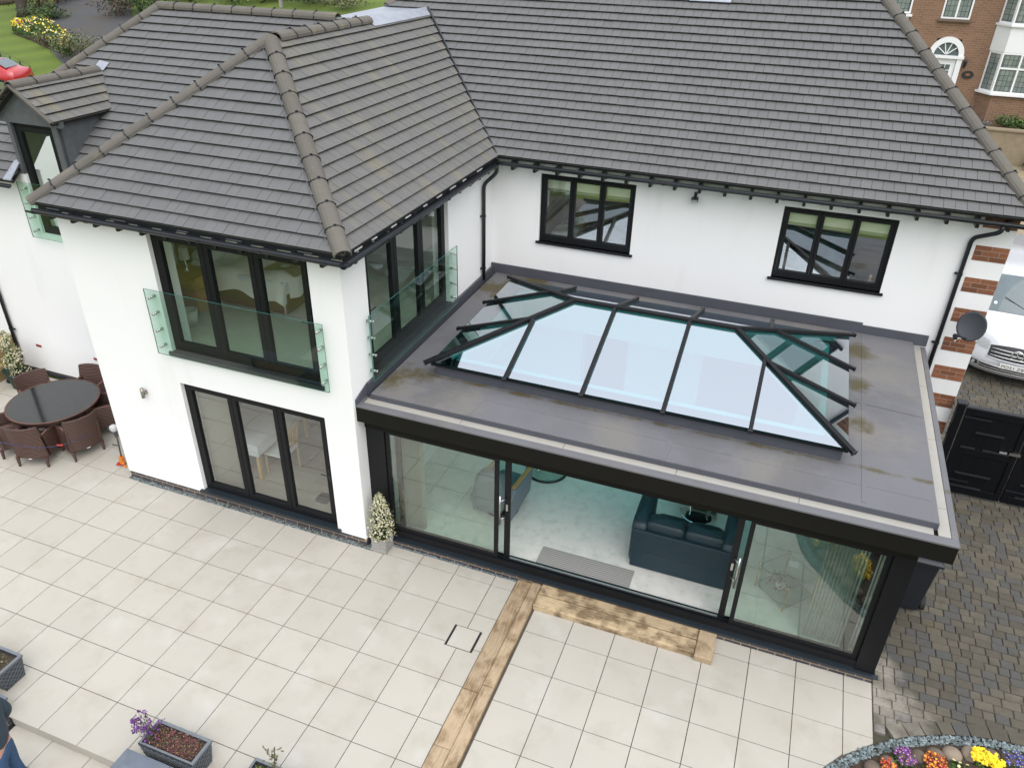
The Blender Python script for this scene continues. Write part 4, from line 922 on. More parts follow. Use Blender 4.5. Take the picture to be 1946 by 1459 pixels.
part('side_panel', MB().prism([V((4.85, 2.2, .26)), V((4.85, 2.95, .36)), V((4.85, 3.05, .75)), V((4.85, 2.35, .80)), V((4.85, 2.1, .6))], (-.10, 0, 0)), 'chair_leather', t, bevel=.02)
for xx in (5.40, 4.80): m = MB(); m.bar((xx, 2.34, .815), (xx, 3.06, .765), .07, .03); part('arm_cap', m, 'oak', t, bevel=.01)
part('seat', puff(MB(), 4.86, 5.34, 2.3, 3.05, .36, .6), 'chair_leather', t, True); part('back', puff(MB(), 4.84, 5.36, 2.02, 2.32, .4, 1.15, .5), 'chair_leather', t, True)
part('base_disc', MB().lathe([(.28, ZFL + .002), (.28, ZFL + .04), (.1, ZFL + .05), (.06, .32)], (5.12, 2.55, 0), 24), 'car_trim', t, True)
t.location = V(t.location) + V((-.13, -.42, 0)); t.rotation_euler = (0, 0, math.radians(-4))
t = thing('coffee_table', 'round glass coffee table with dark rim behind the armchair', 'coffee table', (5.35, 3.35, ZFL))
swivel_base(t, 5.35, 3.35, .36, 'car_trim'); part('shelf', MB().lathe([(0, .20), (.35, .20), (.35, .212), (0, .212)], (5.35, 3.35, 0), 32), 'glass_top', t)
part('top', MB().lathe([(0, .60), (.42, .60), (.42, .612), (0, .612)], (5.35, 3.35, 0), 32), 'glass_top', t)
part('stem', MB().tube([(5.2, 3.25, ZFL + .02), (5.35, 3.35, .4), (5.5, 3.45, .6)], .018, 8), 'chrome', t)
t = thing('side_table', 'square glass side table with slim brass legs', 'side table', (9.48, 1.88, ZFL))
cor = [V((9.49, 1.49, 0)), V((9.88, 1.91, 0)), V((9.47, 2.29, 0)), V((9.08, 1.88, 0))]
for i in range(4):
    a, b = cor[i], cor[(i + 1) % 4]
    part('leg', MB().tube([a + UZ * (ZFL + .01), a + UZ * .60], .011, 8).ball(a + UZ * .61, .018), 'brass', t)
    part('rail', MB().tube([a + UZ * .595, b + UZ * .595], .008, 6).tube([a + UZ * .24, b + UZ * .24], .007, 6), 'steel', t)
part('top', MB().prism([c + UZ * .605 for c in cor], (0, 0, .008)), 'glass_top', t); part('shelf', MB().prism([c + UZ * .248 for c in cor], (0, 0, .006)), 'glass_top', t)
t = thing('plant', 'dark red leafed plant on the brass side table shelf', 'plant', (9.42, 1.9, .255)); m = MB()
for _ in range(70): a = rnd.uniform(0, 6.28); q = rnd.uniform(0, .19); m.leaf((9.42 + q * math.cos(a), 1.9 + q * math.sin(a), .27 + rnd.uniform(0, .16)), .06)
part('foliage', m, 'leaf_red', t); part('pot', MB().lathe([(.06, .256), (.08, .34), (.07, .34)], (9.42, 1.9, 0), 16), 'cloth_white', t, True)
m = MB(); part('card', m.box(9.47, 9.60, 1.98, 2.10, .614, .618), 'cloth_white', None, label='white card lying on the glass side table', cat='card')
part('door_mat', MB().box(5.92, 7.36, 1.10, 1.50, ZFL + .001, ZFL + .014, .004), 'mat_ribbed', None, label='grey ribbed door mat inside the open doors', cat='door mat')
def blinds(label, x0, x1, n, y, z0, z1, ang, mat='blind_slat'):
    t = thing('vertical_blind', label, 'blind', (x0, y, z0)); ca_, sa_ = math.cos(ang), math.sin(ang)
    part('head_rail', MB().box(x0 - .05, x1 + .05, y - .03, y + .03, z1, z1 + .04), 'upvc', t)
    for k in range(n):
        x_ = x0 + (x1 - x0) * k / max(1, n - 1); a = V((x_, y, 0)); d = V((ca_, sa_, 0)) * (.045 if n < 13 else .026); m = MB()
        m.add([a - d + UZ * z0, a + d + UZ * z0, a + d + UZ * z1, a - d + UZ * z1], [(0, 1, 2, 3)]); part('slat', m, mat, t)
blinds('vertical blind gathered behind the left glass of the garden room', 3.66, 4.05, 9, 1.14, .20, 2.24, 1.2)
blinds('vertical blind drawn along the right glass of the garden room', 9.78, 10.40, 15, 1.14, .20, 2.24, 1.0)
blinds('vertical blind stacked at the left of the dining room doors', .26, .72, 12, .92, .19, 2.24, 1.1)
# dining room
t = thing('dining_table', 'dining table under a pale cloth behind the folding doors', 'dining table', (.42, 1.95, .175))
part('tablecloth', MB().box(-.12, .95, 1.2, 2.75, .912, .922).box(-.125, .955, 1.195, 1.2, .70, .915).box(.955, .96, 1.195, 2.75, .72, .915), 'cloth_white', t)
part('top', MB().box(-.1, .93, 1.22, 2.73, .88, .91), 'oak_pale', t)
for a in (-.04, .87):
    for b in (1.28, 2.66): part('leg', MB().box(a - .03, a + .03, b - .03, b + .03, .175, .88), 'oak_pale', t)
def dchair(label, x_, y_, rz):
    t = thing('dining_chair', label, 'chair', (x_, y_, .175), rz, 'pale wooden dining chairs', local=True)
    part('seat', MB().box(-.21, .21, -.2, .21, .43, .46), 'cloth_white', t, bevel=.01)
    for a in (-.19, .19): part('leg', MB().tube([(a, -.18, 0), (a, -.18, .43)], [.014, .019], 8), 'oak_pale', t); part('back_leg', MB().tube([(a, .2, 0), (a, .2, .45), (a, .27, .98)], .018, 8), 'oak_pale', t)
    part('back_rail', MB().box(-.2, .2, .255, .28, .88, .97).box(-.2, .2, .21, .23, .56, .60), 'oak_pale', t)
    for k in range(7): a = -.15 + .05 * k; part('slat', MB().tube([(a, .22, .58), (a, .268, .9)], .008, 6), 'oak_pale', t)
dchair('pale wooden dining chair at the right side of the cloth covered table', 1.08, 1.62, math.radians(-90))
dchair('slat backed dining chair at the far end of the cloth covered table', .42, 3.0, 0.)
dchair('pale wooden dining chair at the left side of the cloth covered table', -.25, 1.75, math.radians(90))
m = MB(); puff(m, 2.05, 2.28, 1.08, 1.30, .176, .24); part('slippers', m, 'car_trim', None, True, label='dark slippers on the floor inside the folding door', cat='slippers')
# front bedroom
ZB = 2.80
t = thing('bed', 'unmade double bed with crumpled cream duvet in the wing bedroom', 'bed', (0, 3.1, ZB))
part('base', MB().box(-1.0, 1.0, 2.42, 3.92, ZB + .01, ZB + .36), 'bed_base', t, bevel=.02); part('mattress', MB().box(-1.0, 1.0, 2.40, 3.94, ZB + .36, ZB + .58), 'cloth_white', t, bevel=.04)
P = []
for i in range(26):
    row = []
    for k in range(22):
        a = -.85 + 1.95 * i / 25; b = 2.25 + 1.75 * k / 21; z = ZB + .62 + .035 * math.sin(a * 7 + 2 * math.sin(b * 3)) + .03 * math.sin(b * 9 + a * 4)
        if k < 3: z -= (.34, .24, .08)[k]; b = 2.33 + .02 * math.sin(a * 11) + .03 * k
        if i > 22: z -= (.08, .22, .38)[i - 23]; a = 1.02 + .03 * math.sin(b * 12)
        row.append(V((a, b, z)))
    P.append(row)
part('duvet', MB().grid(P), 'duvet', t, True); P2 = [[p + V((0, 0, .015 if 3 <= k else .01)) for k, p in enumerate(r) if k > 4] for i, r in enumerate(P) if 15 < i < 24]; part('throw', MB().grid(P2), 'throw', t, True)
for b in (2.8, 3.5): part('pillow', puff(MB(), -.98, -.55, b - .3, b + .3, ZB + .58, ZB + .78, .6), 'cloth_white', t, True)
part('headboard', MB().box(-1.08, -1.0, 2.4, 3.95, ZB + .1, ZB + 1.05), 'bed_base', t)
t = thing('bedside_table', 'oak bedside drawers next to the unmade bed', 'bedside table', (-.62, 2.1, ZB))
part('carcass', MB().box(-.95, -.35, 1.92, 2.36, ZB + .01, ZB + .6), 'oak', t, bevel=.005); part('top', MB().box(-.97, -.33, 1.90, 2.38, ZB + .6, ZB + .625), 'oak', t)
for k in range(3): part('drawer', MB().box(-.35, -.335, 1.95, 2.33, ZB + .04 + .185 * k, ZB + .21 + .185 * k), 'oak', t, bevel=.004); part('drawer', MB().box(-.92, -.38, 1.905, 1.92, ZB + .04 + .185 * k, ZB + .21 + .185 * k), 'oak', t, bevel=.004)
t = thing('table_lamp', 'small table lamp with pale shade on the oak bedside drawers', 'lamp', (-.66, 2.12, ZB + .63))
part('base', MB().lathe([(.05, 0), (.05, .015), (.015, .03), (.03, .09), (.012, .15), (.008, .24)], (-.66, 2.12, ZB + .627), 16), 'chrome', t, True); part('shade', MB().lathe([(.085, .22), (.065, .42)], (-.66, 2.12, ZB + .627), 20, cap=False), 'lamp_shade', t, True)
part('waste_basket', MB().lathe([(.09, .0), (.12, .27), (.13, .27), (.105, .02), (0, .02)], (-.2, 1.52, ZB + .004), 18), 'basket_white', None, True, label='white lined waste basket on the bedroom carpet', cat='basket')
# rooms behind the two upper windows
def roller(label, x0, x1, zt, drop):
    t = thing('roller_blind', label, 'blind', (x0, YM + .2, zt - drop)); iw = (x1 - x0) / 3
    for k in range(3): part('fabric', MB().box(x0 + iw * k + .05, x0 + iw * (k + 1) - .05, YM + .13, YM + .136, zt - drop, zt - .06), 'blind_cream', t); part('lace_edge', MB().box(x0 + iw * k + .05, x0 + iw * (k + 1) - .05, YM + .129, YM + .137, zt - drop - .05, zt - drop), 'blind_slat', t)
roller('cream roller blinds half down behind the left upper window', 4.22, 5.94, 4.69, .28); roller('cream roller blinds half down behind the right upper window', 8.38, 10.10, 4.65, .28)
def back_bed(label, x0, x1, y0, y1, head):
    t = thing('bed', label, 'bed', ((x0 + x1) / 2, (y0 + y1) / 2, 2.62)); part('base', MB().box(x0, x1, y0, y1, 2.64, 2.95), 'bed_base', t)
    P = [[V((x0 - .03 + (x1 - x0 + .06) * i / 20, y0 - .03 + (y1 - y0 + .06) * k / 16, 3.16 + .03 * math.sin(i * .9 + k * .4) + .025 * math.sin(k * 1.3) - (.2 if i in (0, 20) or k in (0, 16) else 0))) for k in range(17)] for i in range(21)]
    part('duvet', MB().grid(P), 'pillow', t, True)
    for k in range(2): part('pillow', puff(MB(), head, head + .5, y0 + .15 + .8 * k, y0 + .8 + .8 * k, 3.16, 3.42, .6), 'throw' if k else 'pillow', t, True)
    part('headboard', MB().box(x0 - .1, x0 - .02, y0, y1, 2.64, 3.7), 'throw', t)
back_bed('bed with grey bedding behind the left upper window', 4.1, 6.1, 6.25, 7.75, 4.2); back_bed('bed with patterned bedding behind the right upper window', 8.0, 9.7, 6.5, 8.0, 8.1)
t = thing('figurine', 'small pale ornament on the right upper window sill', 'ornament', (9.94, YM + .2, 3.432)); part('body', MB().lathe([(.03, 0), (.04, .05), (.022, .12), (.03, .16), (.012, .2)], (9.93, YM + .22, 3.447), 12), 'oak_pale', t, True); part('stand', MB().box(9.88, 9.98, YM + .17, YM + .27, 3.432, 3.447), 'upvc', t)
# ------------------------------------------------------------------ timber edging and step
t = thing('timber_edging', 'weathered timber sleeper edging running across the patio', 'timber edging', (5.93, -1.5, -.05))
ends = [.86, .33, -1.22, -2.08, -3.55]
for a, b in zip(ends, ends[1:]): part('sleeper', MB().box(5.742, 5.968, b + .003, a - .003, -.1, .022 + rnd.uniform(-.004, .004), .008), 'timber', t)
ends = [.86, -1.10, -3.55]
for a, b in zip(ends, ends[1:]): part('sleeper', MB().box(5.974, 6.128, b + .003, a - .003, -.1, .05 + rnd.uniform(-.004, .004), .010), 'timber', t)
t = thing('timber_step', 'low step of three chunky timber sleepers below the sliding doors', 'step', (7.4, .6, 0))
part('sleeper', MB().box(6.14, 8.44, .628, .865, .003, .095, .012), 'timber_x', t); part('sleeper', MB().box(6.14, 8.44, .375, .608, .003, .104, .014), 'timber_x', t)
part('sleeper', MB().box(8.448, 8.69, .335, .862, .003, .10, .012), 'timber', t)
t = thing('drain_cover', 'square tiled drain cover with two black slots in the patio', 'drain cover', (5.42, -.47, 0))
part('slot', MB().box(5.225, 5.25, -.655, -.29, .0008, .003), 'black_plastic', t); part('slot', MB().box(5.60, 5.625, -.655, -.29, .0008, .003), 'black_plastic', t)
part('tray', MB().box(5.218, 5.632, -.664, -.281, .0004, .0008), 'joint', t); part('cover_tile', MB().box(5.254, 5.596, -.652, -.293, .0008, .004), 'patio_tile', t)
# ------------------------------------------------------------------ garden table and rattan chairs
TX, TY, TZ = -3.57, 1.20, .74
t = thing('garden_table', 'round dark glass garden table with rattan rim', 'table', (TX, TY, 0))
part('glass_top', MB().lathe([(0, TZ - .008), (.755, TZ - .008), (.755, TZ), (0, TZ)], (TX, TY, 0), 48), 'table_glass', t)
part('rim', MB().lathe([(.757, TZ - .04), (.785, TZ - .03), (.79, TZ - .005), (.775, TZ + .006), (.757, TZ + .002)], (TX, TY, 0), 48, cap=False), 'rattan', t, True)
part('apron', MB().lathe([(.70, TZ - .13), (.72, TZ - .13), (.72, TZ - .01), (.70, TZ - .01)], (TX, TY, 0), 32, cap=False), 'rattan', t, True)
for k in range(4): a = .6 + k * math.pi / 2; part('leg', MB().bar((TX + .42 * math.cos(a), TY + .42 * math.sin(a), 0), (TX + .6 * math.cos(a), TY + .6 * math.sin(a), TZ - .02), .08, .08), 'rattan', t)
def rchair():
    t = thing('rattan_chair', '', 'chair', (0, 0, 0), 0, 'brown rattan chairs round the garden table', local=True)   # faces +y, back at -y
    P = []
    for i in range(7):
        z = .20 + .66 * i / 6; o = -.02 - .11 * (i / 6) ** 1.4
        P.append([V((x, -.27 + o + .10 * (abs(x) / .29) ** 2.5, z)) for x in [-.29 + .58 * k / 12 for k in range(13)]])
    m = MB(); m.grid(P); m.grid([[p + V((0, .045, 0)) for p in r[::-1]] for r in P])
    top = P[-1]; m.grid([top, [p + V((0, .0225, .018)) for p in top], [p + V((0, .045, 0)) for p in top]])
    for j in (0, -1): m.grid([[r[j] for r in P], [r[j] + V((0, .045, 0)) for r in P]])
    part('backrest', m, 'rattan', t, True)
    part('apron', MB().box(-.27, .27, -.24, .27, .16, .36), 'rattan', t, bevel=.02)
    part('seat', puff(MB(), -.25, .25, -.24, .27, .35, .43, .35), 'rattan', t, True)
    for s in (-1, 1):
        m = MB(); m.prism([V((s * .29, -.22, .18)), V((s * .29, .26, .18)), V((s * .29, .26, .62)), V((s * .29, -.28, .66))], (-s * .05, 0, 0)); part('arm', m, 'rattan', t, bevel=.015)
        for y_ in (-.24, .24): part('leg', MB().tube([(s * .255, y_ * 1.05, 0), (s * .255, y_, .2)], [.02, .034], 8), 'rattan', t)
    part('foot_plate', MB().box(-.03, .03, -.292, -.288, .185, .2), 'plate_white', t)
    return t
rc = rchair(); first = True
for ang, rad, lb in ((-70, .78, 'brown rattan chair at the near side of the round table, beside the wing corner one'), (-19, .80, 'brown rattan chair at the near right of the round table closest to the wing corner'), (-122, .78, 'brown rattan chair cut by the left edge of the picture'),
                     (158, .80, 'brown rattan chair behind the round table next to the potted topiary'), (97, .80, 'brown rattan chair tucked between the round table and the wing wall'), (36, .82, 'brown rattan chair half hidden behind the wing corner')):
    a = math.radians(ang); loc = (TX + rad * math.cos(a), TY + rad * math.sin(a), 0); rz = a + math.pi / 2
    if first: rc.location = loc; rc.rotation_euler = (0, 0, rz); rc['label'] = lb; first = False
    else: copy_tree(rc, None, lb, loc, rz)
t = thing('bungee_cord', 'blue elastic cord with red hooks stretched round the rattan chairs', 'cord', (TX, TY, .55)); m = MB(); pts = []
for k in range(22):
    a = math.radians(-150 + 135 * k / 21); r = 1.235 + .02 * math.cos(a * 7); pts.append((TX + r * math.cos(a), TY + r * math.sin(a), .56 + .06 * math.sin(a * 3)))
part('cord', MB().tube(pts, .0055, 6), 'rope_blue', t)
for k in (8, 17): p = V(pts[k]); part('hook', MB().tube([p - V((.05, .0, 0)), p, p + V((.05, .03, .01))], .014, 6), 'red_plastic', t)
# ------------------------------------------------------------------ potted topiary
def topiary(label, x, y, z0, h, r, pot, spiral=False, n=1500):
    t = thing('topiary', label, 'potted plant', (x, y, 0))
    if pot == 'square':
        a = .125; part('planter', slab(x - a, x + a, y - a, y + a, [(x - a + .02, x + a - .02, y - a + .02, y + a - .02)], .002, z0, 'z'), 'pot_wood', t, bevel=.004)
        for zz in (.075, .15, .225): part('groove', MB().box(x - a - .0015, x + a + .0015, y - a - .0015, y + a + .0015, zz, zz + .004), 'pot_wood', t)
        part('soil', MB().box(x - a + .02, x + a - .02, y - a + .02, y + a - .02, z0 - .06, z0 - .03), 'soil', t)
    else:
        part('pot', MB().lathe([(.15, .0), (.19, z0 - .03), (.215, z0 - .03), (.215, z0), (.19, z0), (.18, z0 - .05), (0, z0 - .05)], (x, y, 0), 24), 'pot_green', t, True)
        part('soil', MB().lathe([(0, z0 - .04), (.18, z0 - .045)], (x, y, 0), 20), 'soil', t)
    part('stem', MB().tube([(x, y, z0 - .05), (x, y, z0 + h * .9)], [.014, .006], 6), 'twig', t)
    m, m2 = MB(), MB(); g1 = random.Random(int(x * 100))
    for k in range(n):
        q = g1.random() ** .9; a = g1.uniform(0, 6.283); rad = r * (1 - q) ** .55 * (.70 + .30 * math.sin(q * 3.1 + .5)) + .02
        if spiral: rad *= .72 + .38 * math.cos(a - q * 15)
        rr = rad * g1.uniform(.66, 1.12) * (1 + .14 * math.sin(5 * a + 9 * q) * math.cos(13 * q)) + g1.gauss(0, .014); c = (x + rr * math.cos(a), y + rr * math.sin(a), z0 + .01 + h * q + g1.gauss(0, .012))
        d = (math.cos(a) + g1.gauss(0, .6), math.sin(a) + g1.gauss(0, .6), .55 + g1.gauss(0, .5))
        (m2 if g1.random() < .42 else m).leaf(c, g1.uniform(.022, .042), d, .6, g1)
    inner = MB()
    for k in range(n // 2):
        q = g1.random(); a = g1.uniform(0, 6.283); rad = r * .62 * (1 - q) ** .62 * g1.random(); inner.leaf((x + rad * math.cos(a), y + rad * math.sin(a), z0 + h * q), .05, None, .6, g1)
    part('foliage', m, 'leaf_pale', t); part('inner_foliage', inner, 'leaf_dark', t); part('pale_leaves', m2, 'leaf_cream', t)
    return t
topiary('cone of cream flecked topiary in a grey wooden planter by the garden room', 3.53, .70, .27, .80, .22, 'square', False, 1300)
topiary('twisted topiary with cream leaves in a green pot behind the rattan chairs', -5.78, 2.18, .34, .92, .26, 'round', True, 1800)
t = thing('plant_pot', 'empty dark green plant pot lying beside the twisted topiary', 'pot', (-6.12, 2.32, 0)); part('pot', MB().lathe([(.11, .0), (.15, .24), (.17, .24), (.17, .27), (.145, .27), (.10, .03), (0, .03)], (-6.1, 2.3, 0), 22), 'pot_green', t, True); part('saucer', MB().lathe([(.0, .001), (.15, .001), (.16, .02)], (-6.1, 2.3, 0), 22), 'pot_green', t)
t = thing('sleeper_wall', 'raised bed wall of stacked brown timber sleepers at the far left', 'wall', (-6.42, 1.5, 0))
for k in range(4): part('sleeper', MB().box(-6.52, -6.30, -.9, 2.70, .006 + k * .212, .21 + k * .212, .006), 'timber_green', t)
part('soil', MB().box(-8.2, -6.53, -.9, 2.7, 0, .8), 'soil', t)
# ------------------------------------------------------------------ strimmer leaning on the wing
t = thing('grass_trimmer', 'orange and grey cordless grass trimmer leaning on the corner of the wing', 'garden tool', (-1.75, .85, 0))
a, b = V((-1.82, .86, .06)), V((-1.80, .88, .62))
part('shaft', MB().tube([a, b], .014, 8), 'tool_grey', t); part('handle', MB().tube([b + V((0, 0, -.02)), b + V((-.03, .0, .12)), b + V((-.1, -.04, .17))], .032, 10), 'tool_grey', t); part('battery', puff(MB(), b.x - .08, b.x + .05, b.y - .06, b.y + .06, b.z + .1, b.z + .22, .6), 'tool_pale', t, True)
part('grip', MB().tube([a + (b - a) * .62, a + (b - a) * .62 + V((-.09, -.05, .04))], .013, 6), 'tool_grey', t)
part('motor_head', MB().tube([a + V((0, 0, .12)), a + V((0, 0, .0)), a + V((.03, 0, -.03))], .045, 10), 'orange', t); part('guard', MB().prism([a + V((-.02, .04, -.035)), a + V((-.11, .0, -.05)), a + V((-.09, -.07, -.05)), a + V((.03, -.05, -.035))], (0, 0, .02)), 'red_plastic', t)
part('foot', MB().tube([a + V((.02, -.01, -.045)), a + V((.11, -.05, -.05))], .02, 8), 'orange', t)
# ------------------------------------------------------------------ planter boxes, low walls
def planter(label, x0, x1, y0, y1, h=.35):
    t = thing('planter_box', label, 'planter', ((x0 + x1) / 2, (y0 + y1) / 2, 0)); e = .035; i = .03
    B = [V((x0 + e, y0 + e, .004)), V((x1 - e, y0 + e, .004)), V((x1 - e, y1 - e, .004)), V((x0 + e, y1 - e, .004))]; U = [V((x0, y0, h)), V((x1, y0, h)), V((x1, y1, h)), V((x0, y1, h))]
    I = [V((x0 + i, y0 + i, h)), V((x1 - i, y0 + i, h)), V((x1 - i, y1 - i, h)), V((x0 + i, y1 - i, h))]; J = [p - UZ * .06 for p in I]
    m = MB(); m.add(B + U + I + J, [(3, 2, 1, 0)] + [(k, (k + 1) % 4, 4 + (k + 1) % 4, 4 + k) for k in range(4)] + [(8 + k, 8 + (k + 1) % 4, 12 + (k + 1) % 4, 12 + k) for k in range(4)]); part('box', m, 'planter_grey', t)
    m = MB(); o = [p + V(((-.008 if p.x == x0 else .008), (-.008 if p.y == y0 else .008), .006)) for p in U]; II = [p + UZ * .006 for p in I]; L = [p - UZ * .03 for p in o]
    m.add(o + II + L, [(k, (k + 1) % 4, 4 + (k + 1) % 4, 4 + k) for k in range(4)] + [(8 + k, 8 + (k + 1) % 4, (k + 1) % 4, k) for k in range(4)]); part('rim', m, 'planter_edge', t)
    m = MB()
    for k in range(4):                         # raised lattice lines on the four sides
        b0_, b1_, u0_, u1_ = B[k], B[(k + 1) % 4], U[k], U[(k + 1) % 4]; ln = (u1_ - u0_).length; nn = max(2, round(ln / .085)); nrm = (b1_ - b0_).cross(u0_ - b0_).normalized()
        at = lambda s_, v_: (b0_ + (b1_ - b0_) * s_) * (1 - v_) + (u0_ + (u1_ - u0_) * s_) * v_
        for j in range(-4, nn + 1):
            for sg in (1, -1):
                s0, s1 = j / nn, (j + 4) / nn; v0, v1 = 0., .9
                if s0 < 0: v0 = .9 * (-s0) / (s1 - s0); s0 = 0
                if s1 > 1: v1 = .9 - .9 * (s1 - 1) / (s1 - j / nn); s1 = 1
                if s1 - s0 < .02: continue
                p, q = (at(s0, v0), at(s1, v1)) if sg > 0 else (at(1 - s0, v0), at(1 - s1, v1)); m.bar(p + nrm * .002, q + nrm * .002, .007, .006, nrm)
    part('lattice', m, 'planter_edge', t); part('soil', MB().box(x0 + i, x1 - i, y0 + i, y1 - i, h - .08, h - .055), 'soil', t)
    return t
planter('dark lattice planter box filled with maroon heather', 2.70, 3.46, -3.51, -3.18)
planter('dark lattice planter box at the left edge beside the low brick wall', -.35, .43, -3.42, -3.08)
planter('dark lattice planter box with fresh green shoots at the bottom edge', 4.06, 4.82, -3.50, -3.17)
def clump(name, label, cat, parts_, loc, group=None):
    t = thing(name, label, cat, loc, group=group)
    for nm, mt, m in parts_: part(nm, m, mt, t, kind='stuff')
    return t
def scatter(n, c, r, h, size, d=None, flat=.0, rg=rnd, wr=.55):
    m = MB(); c = V(c)
    for _ in range(n):
        a = rg.uniform(0, 6.283); q = math.sqrt(rg.random()); z = rg.random() * h * (1 - flat * q)
        m.leaf(c + V((r[0] * q * math.cos(a), r[1] * q * math.sin(a), z)), size * rg.uniform(.6, 1.3), d, wr, rg)
    return m
hm, hg, hb = MB(), MB(), MB()
for _ in range(1500):
    p = V((rnd.uniform(2.76, 3.41), rnd.uniform(-3.47, -3.22), .28 + rnd.uniform(0, .12))); (hm if rnd.random() < .62 else hb if rnd.random() < .3 else hg).leaf(p, rnd.uniform(.012, .028), (rnd.gauss(0, .5), rnd.gauss(0, .5), 1), .5)
clump('heather', 'maroon heather filling the lattice planter box', 'plant', [('flowers', 'leaf_red', hm), ('foliage', 'leaf_olive', hg), ('dry_stems', 'dry_leaf', hb)], (3.1, -3.35, .3))
st, fl_, lf = MB(), MB(), MB(); base = V((2.80, -3.36, .32))
for _ in range(36):
    e = base + V((rnd.uniform(-.30, .06), rnd.uniform(-.12, .12), rnd.uniform(.0, .24))); st.tube([base + V((rnd.uniform(-.03, .03), rnd.uniform(-.06, .06), 0)), (base + e) / 2 + V((0, 0, .05)), e], .003, 4)
    for _k in range(8): fl_.leaf(e + V((rnd.gauss(0, .018), rnd.gauss(0, .018), rnd.gauss(0, .014))), .03, None, .9)
    for _k in range(5): lf.leaf(base + (e - base) * rnd.uniform(.1, .8) + V((rnd.gauss(0, .02), rnd.gauss(0, .02), 0)), .035, None, .25)
clump('wallflower', 'purple wallflower spilling over the end of the heather planter', 'plant', [('stems', 'leaf_olive', st), ('blossoms', 'petal_purple', fl_), ('foliage', 'leaf_green', lf)], base)
sh, tp, tw = scatter(420, (4.44, -3.33, .29), (.34, .12), .16, .05, None, .2, wr=.25), MB(), MB()
tw.tube([(4.40, -3.27, .3), (4.41, -3.26, .55), (4.44, -3.24, .85)], .006, 5)
for _ in range(60): q = rnd.uniform(.4, 1); tp.leaf((4.41 + rnd.gauss(0, .04), -3.26 + rnd.gauss(0, .04), .3 + .5 * q), .05, None, .5)
clump('shoots', 'spiky green shoots and a thin leafy stem in the bottom planter', 'plant', [('foliage', 'leaf_bright', sh), ('stem', 'twig', tw), ('leaves', 'leaf_olive', tp)], (4.44, -3.33, .3))
clump('shoots', 'brownish seedlings in the left lattice planter', 'plant', [('foliage', 'leaf_olive', scatter(200, (.05, -3.25, .29), (.33, .11), .08, .035))], (.05, -3.25, .3))
def low_wall(label, x0, x1):
    t = thing('garden_wall', label, 'wall', ((x0 + x1) / 2, -3.76, -.3)); y0, y1 = -3.90, -3.62
    part('core', MB().box(x0 + .02, x1 - .02, y0 + .02, y1 - .02, -.55, .24), 'mortar_buff', t)
    brick_run(t, (x0, y0, 0), UX, -UY, x1 - x0, -.30, 7, 'brick_blue'); 
    brick_run(t, (x1, y0 + .004, 0), UY, UX, y1 - y0 - .008, -.30, 7, 'brick_blue'); brick_run(t, (x0, y1 - .004, 0), -UY, -UX, y1 - y0 - .008, -.30, 7, 'brick_blue')
    x = x0 - .04
    while x < x1 + .03:
        e = min(x + .62, x1 + .04); m = MB(); m.add([(x + .004, y0 - .05, .245), (e - .004, y0 - .05, .245), (e - .004, y1 + .05, .245), (x + .004, y1 + .05, .245), (x + .004, y0 - .05, .28), (e - .004, y0 - .05, .28), (e - .004, y1 + .05, .28), (x + .004, y1 + .05, .28), (x + (.16 if x < x0 else .004), -3.76, .31), (e - (.16 if e > x1 else .004), -3.76, .31)],
            [(3, 2, 1, 0), (0, 1, 5, 4), (1, 2, 6, 5), (2, 3, 7, 6), (3, 0, 4, 7), (4, 5, 9, 8), (6, 7, 8, 9), (5, 6, 9), (7, 4, 8)]); part('coping_stone', m, 'coping', t); x = e
low_wall('low dark brick wall with slate blue coping at the left edge', -1.9, .70); low_wall('low wall with slate blue coping in front of the heather planter', 2.62, 5.9)
# ------------------------------------------------------------------ flower bed planting
FB = lambda a, r: V((BCX + r * math.cos(math.radians(a)), BCY + r * math.sin(math.radians(a)), 0))
a = 62
while a < 176:
    r = BR - .27 + rnd.uniform(-.02, .02); c = FB(a, r); m = MB(); s = rnd.uniform(.085, .12); m.ball(c + UZ * .03, s, s * rnd.uniform(.85, 1.1), .07, 12)
    pu = pixel(c)[0]; pal = 1780 < pu < 1845
    part('edging_stone', m, 'stone_pale' if pal else 'stone_brown', None, True, label=(('pale disc shaped stone in the bed edging, left of its pale neighbour' if pu < 1812 else 'pale disc shaped stone in the bed edging, right of its pale neighbour') if pal else 'rounded brown stone edging the flower bed'), cat='stone', group='pale stones edging the flower bed' if pal else 'round stones edging the flower bed'); a += rnd.uniform(3.6, 4.6)
def primrose(label, u, v, mat, n=60, r=.13, z=.08, eye='petal_yellow'):
    c = on_z(u, v, z); bl, ey, lf = MB(), MB(), scatter(70, c + V((0, 0, -.05)), (r * 1.15, r * 1.15), .05, .07, None, .3)
    for _ in range(n):
        a = rnd.uniform(0, 6.28); q = r * math.sqrt(rnd.random()); p = c + V((q * math.cos(a), q * math.sin(a), .03 + rnd.uniform(0, .05))); nr = V((rnd.gauss(0, .35), rnd.gauss(0, .35) - .2, 1)).normalized()
        x_, y_ = nr.orthogonal().normalized(), nr.cross(nr.orthogonal().normalized()); s = rnd.uniform(.014, .021)
        bl.add([p] + [p + x_ * (s * (1.15 if k % 2 else .85) * math.cos(k * .628)) + y_ * (s * (1.15 if k % 2 else .85) * math.sin(k * .628)) for k in range(10)], [(0, k + 1, (k + 1) % 10 + 1) for k in range(10)])
        ey.add([p + nr * .002 + x_ * (.005 * math.cos(k * 1.05)) + y_ * (.005 * math.sin(k * 1.05)) for k in range(6)], [tuple(range(6))])
    clump('primrose', label, 'flowers', [('blossoms', mat, bl), ('eyes', eye, ey), ('foliage', 'leaf_green', lf)], (c.x, c.y, 0), 'primroses in the flower bed')
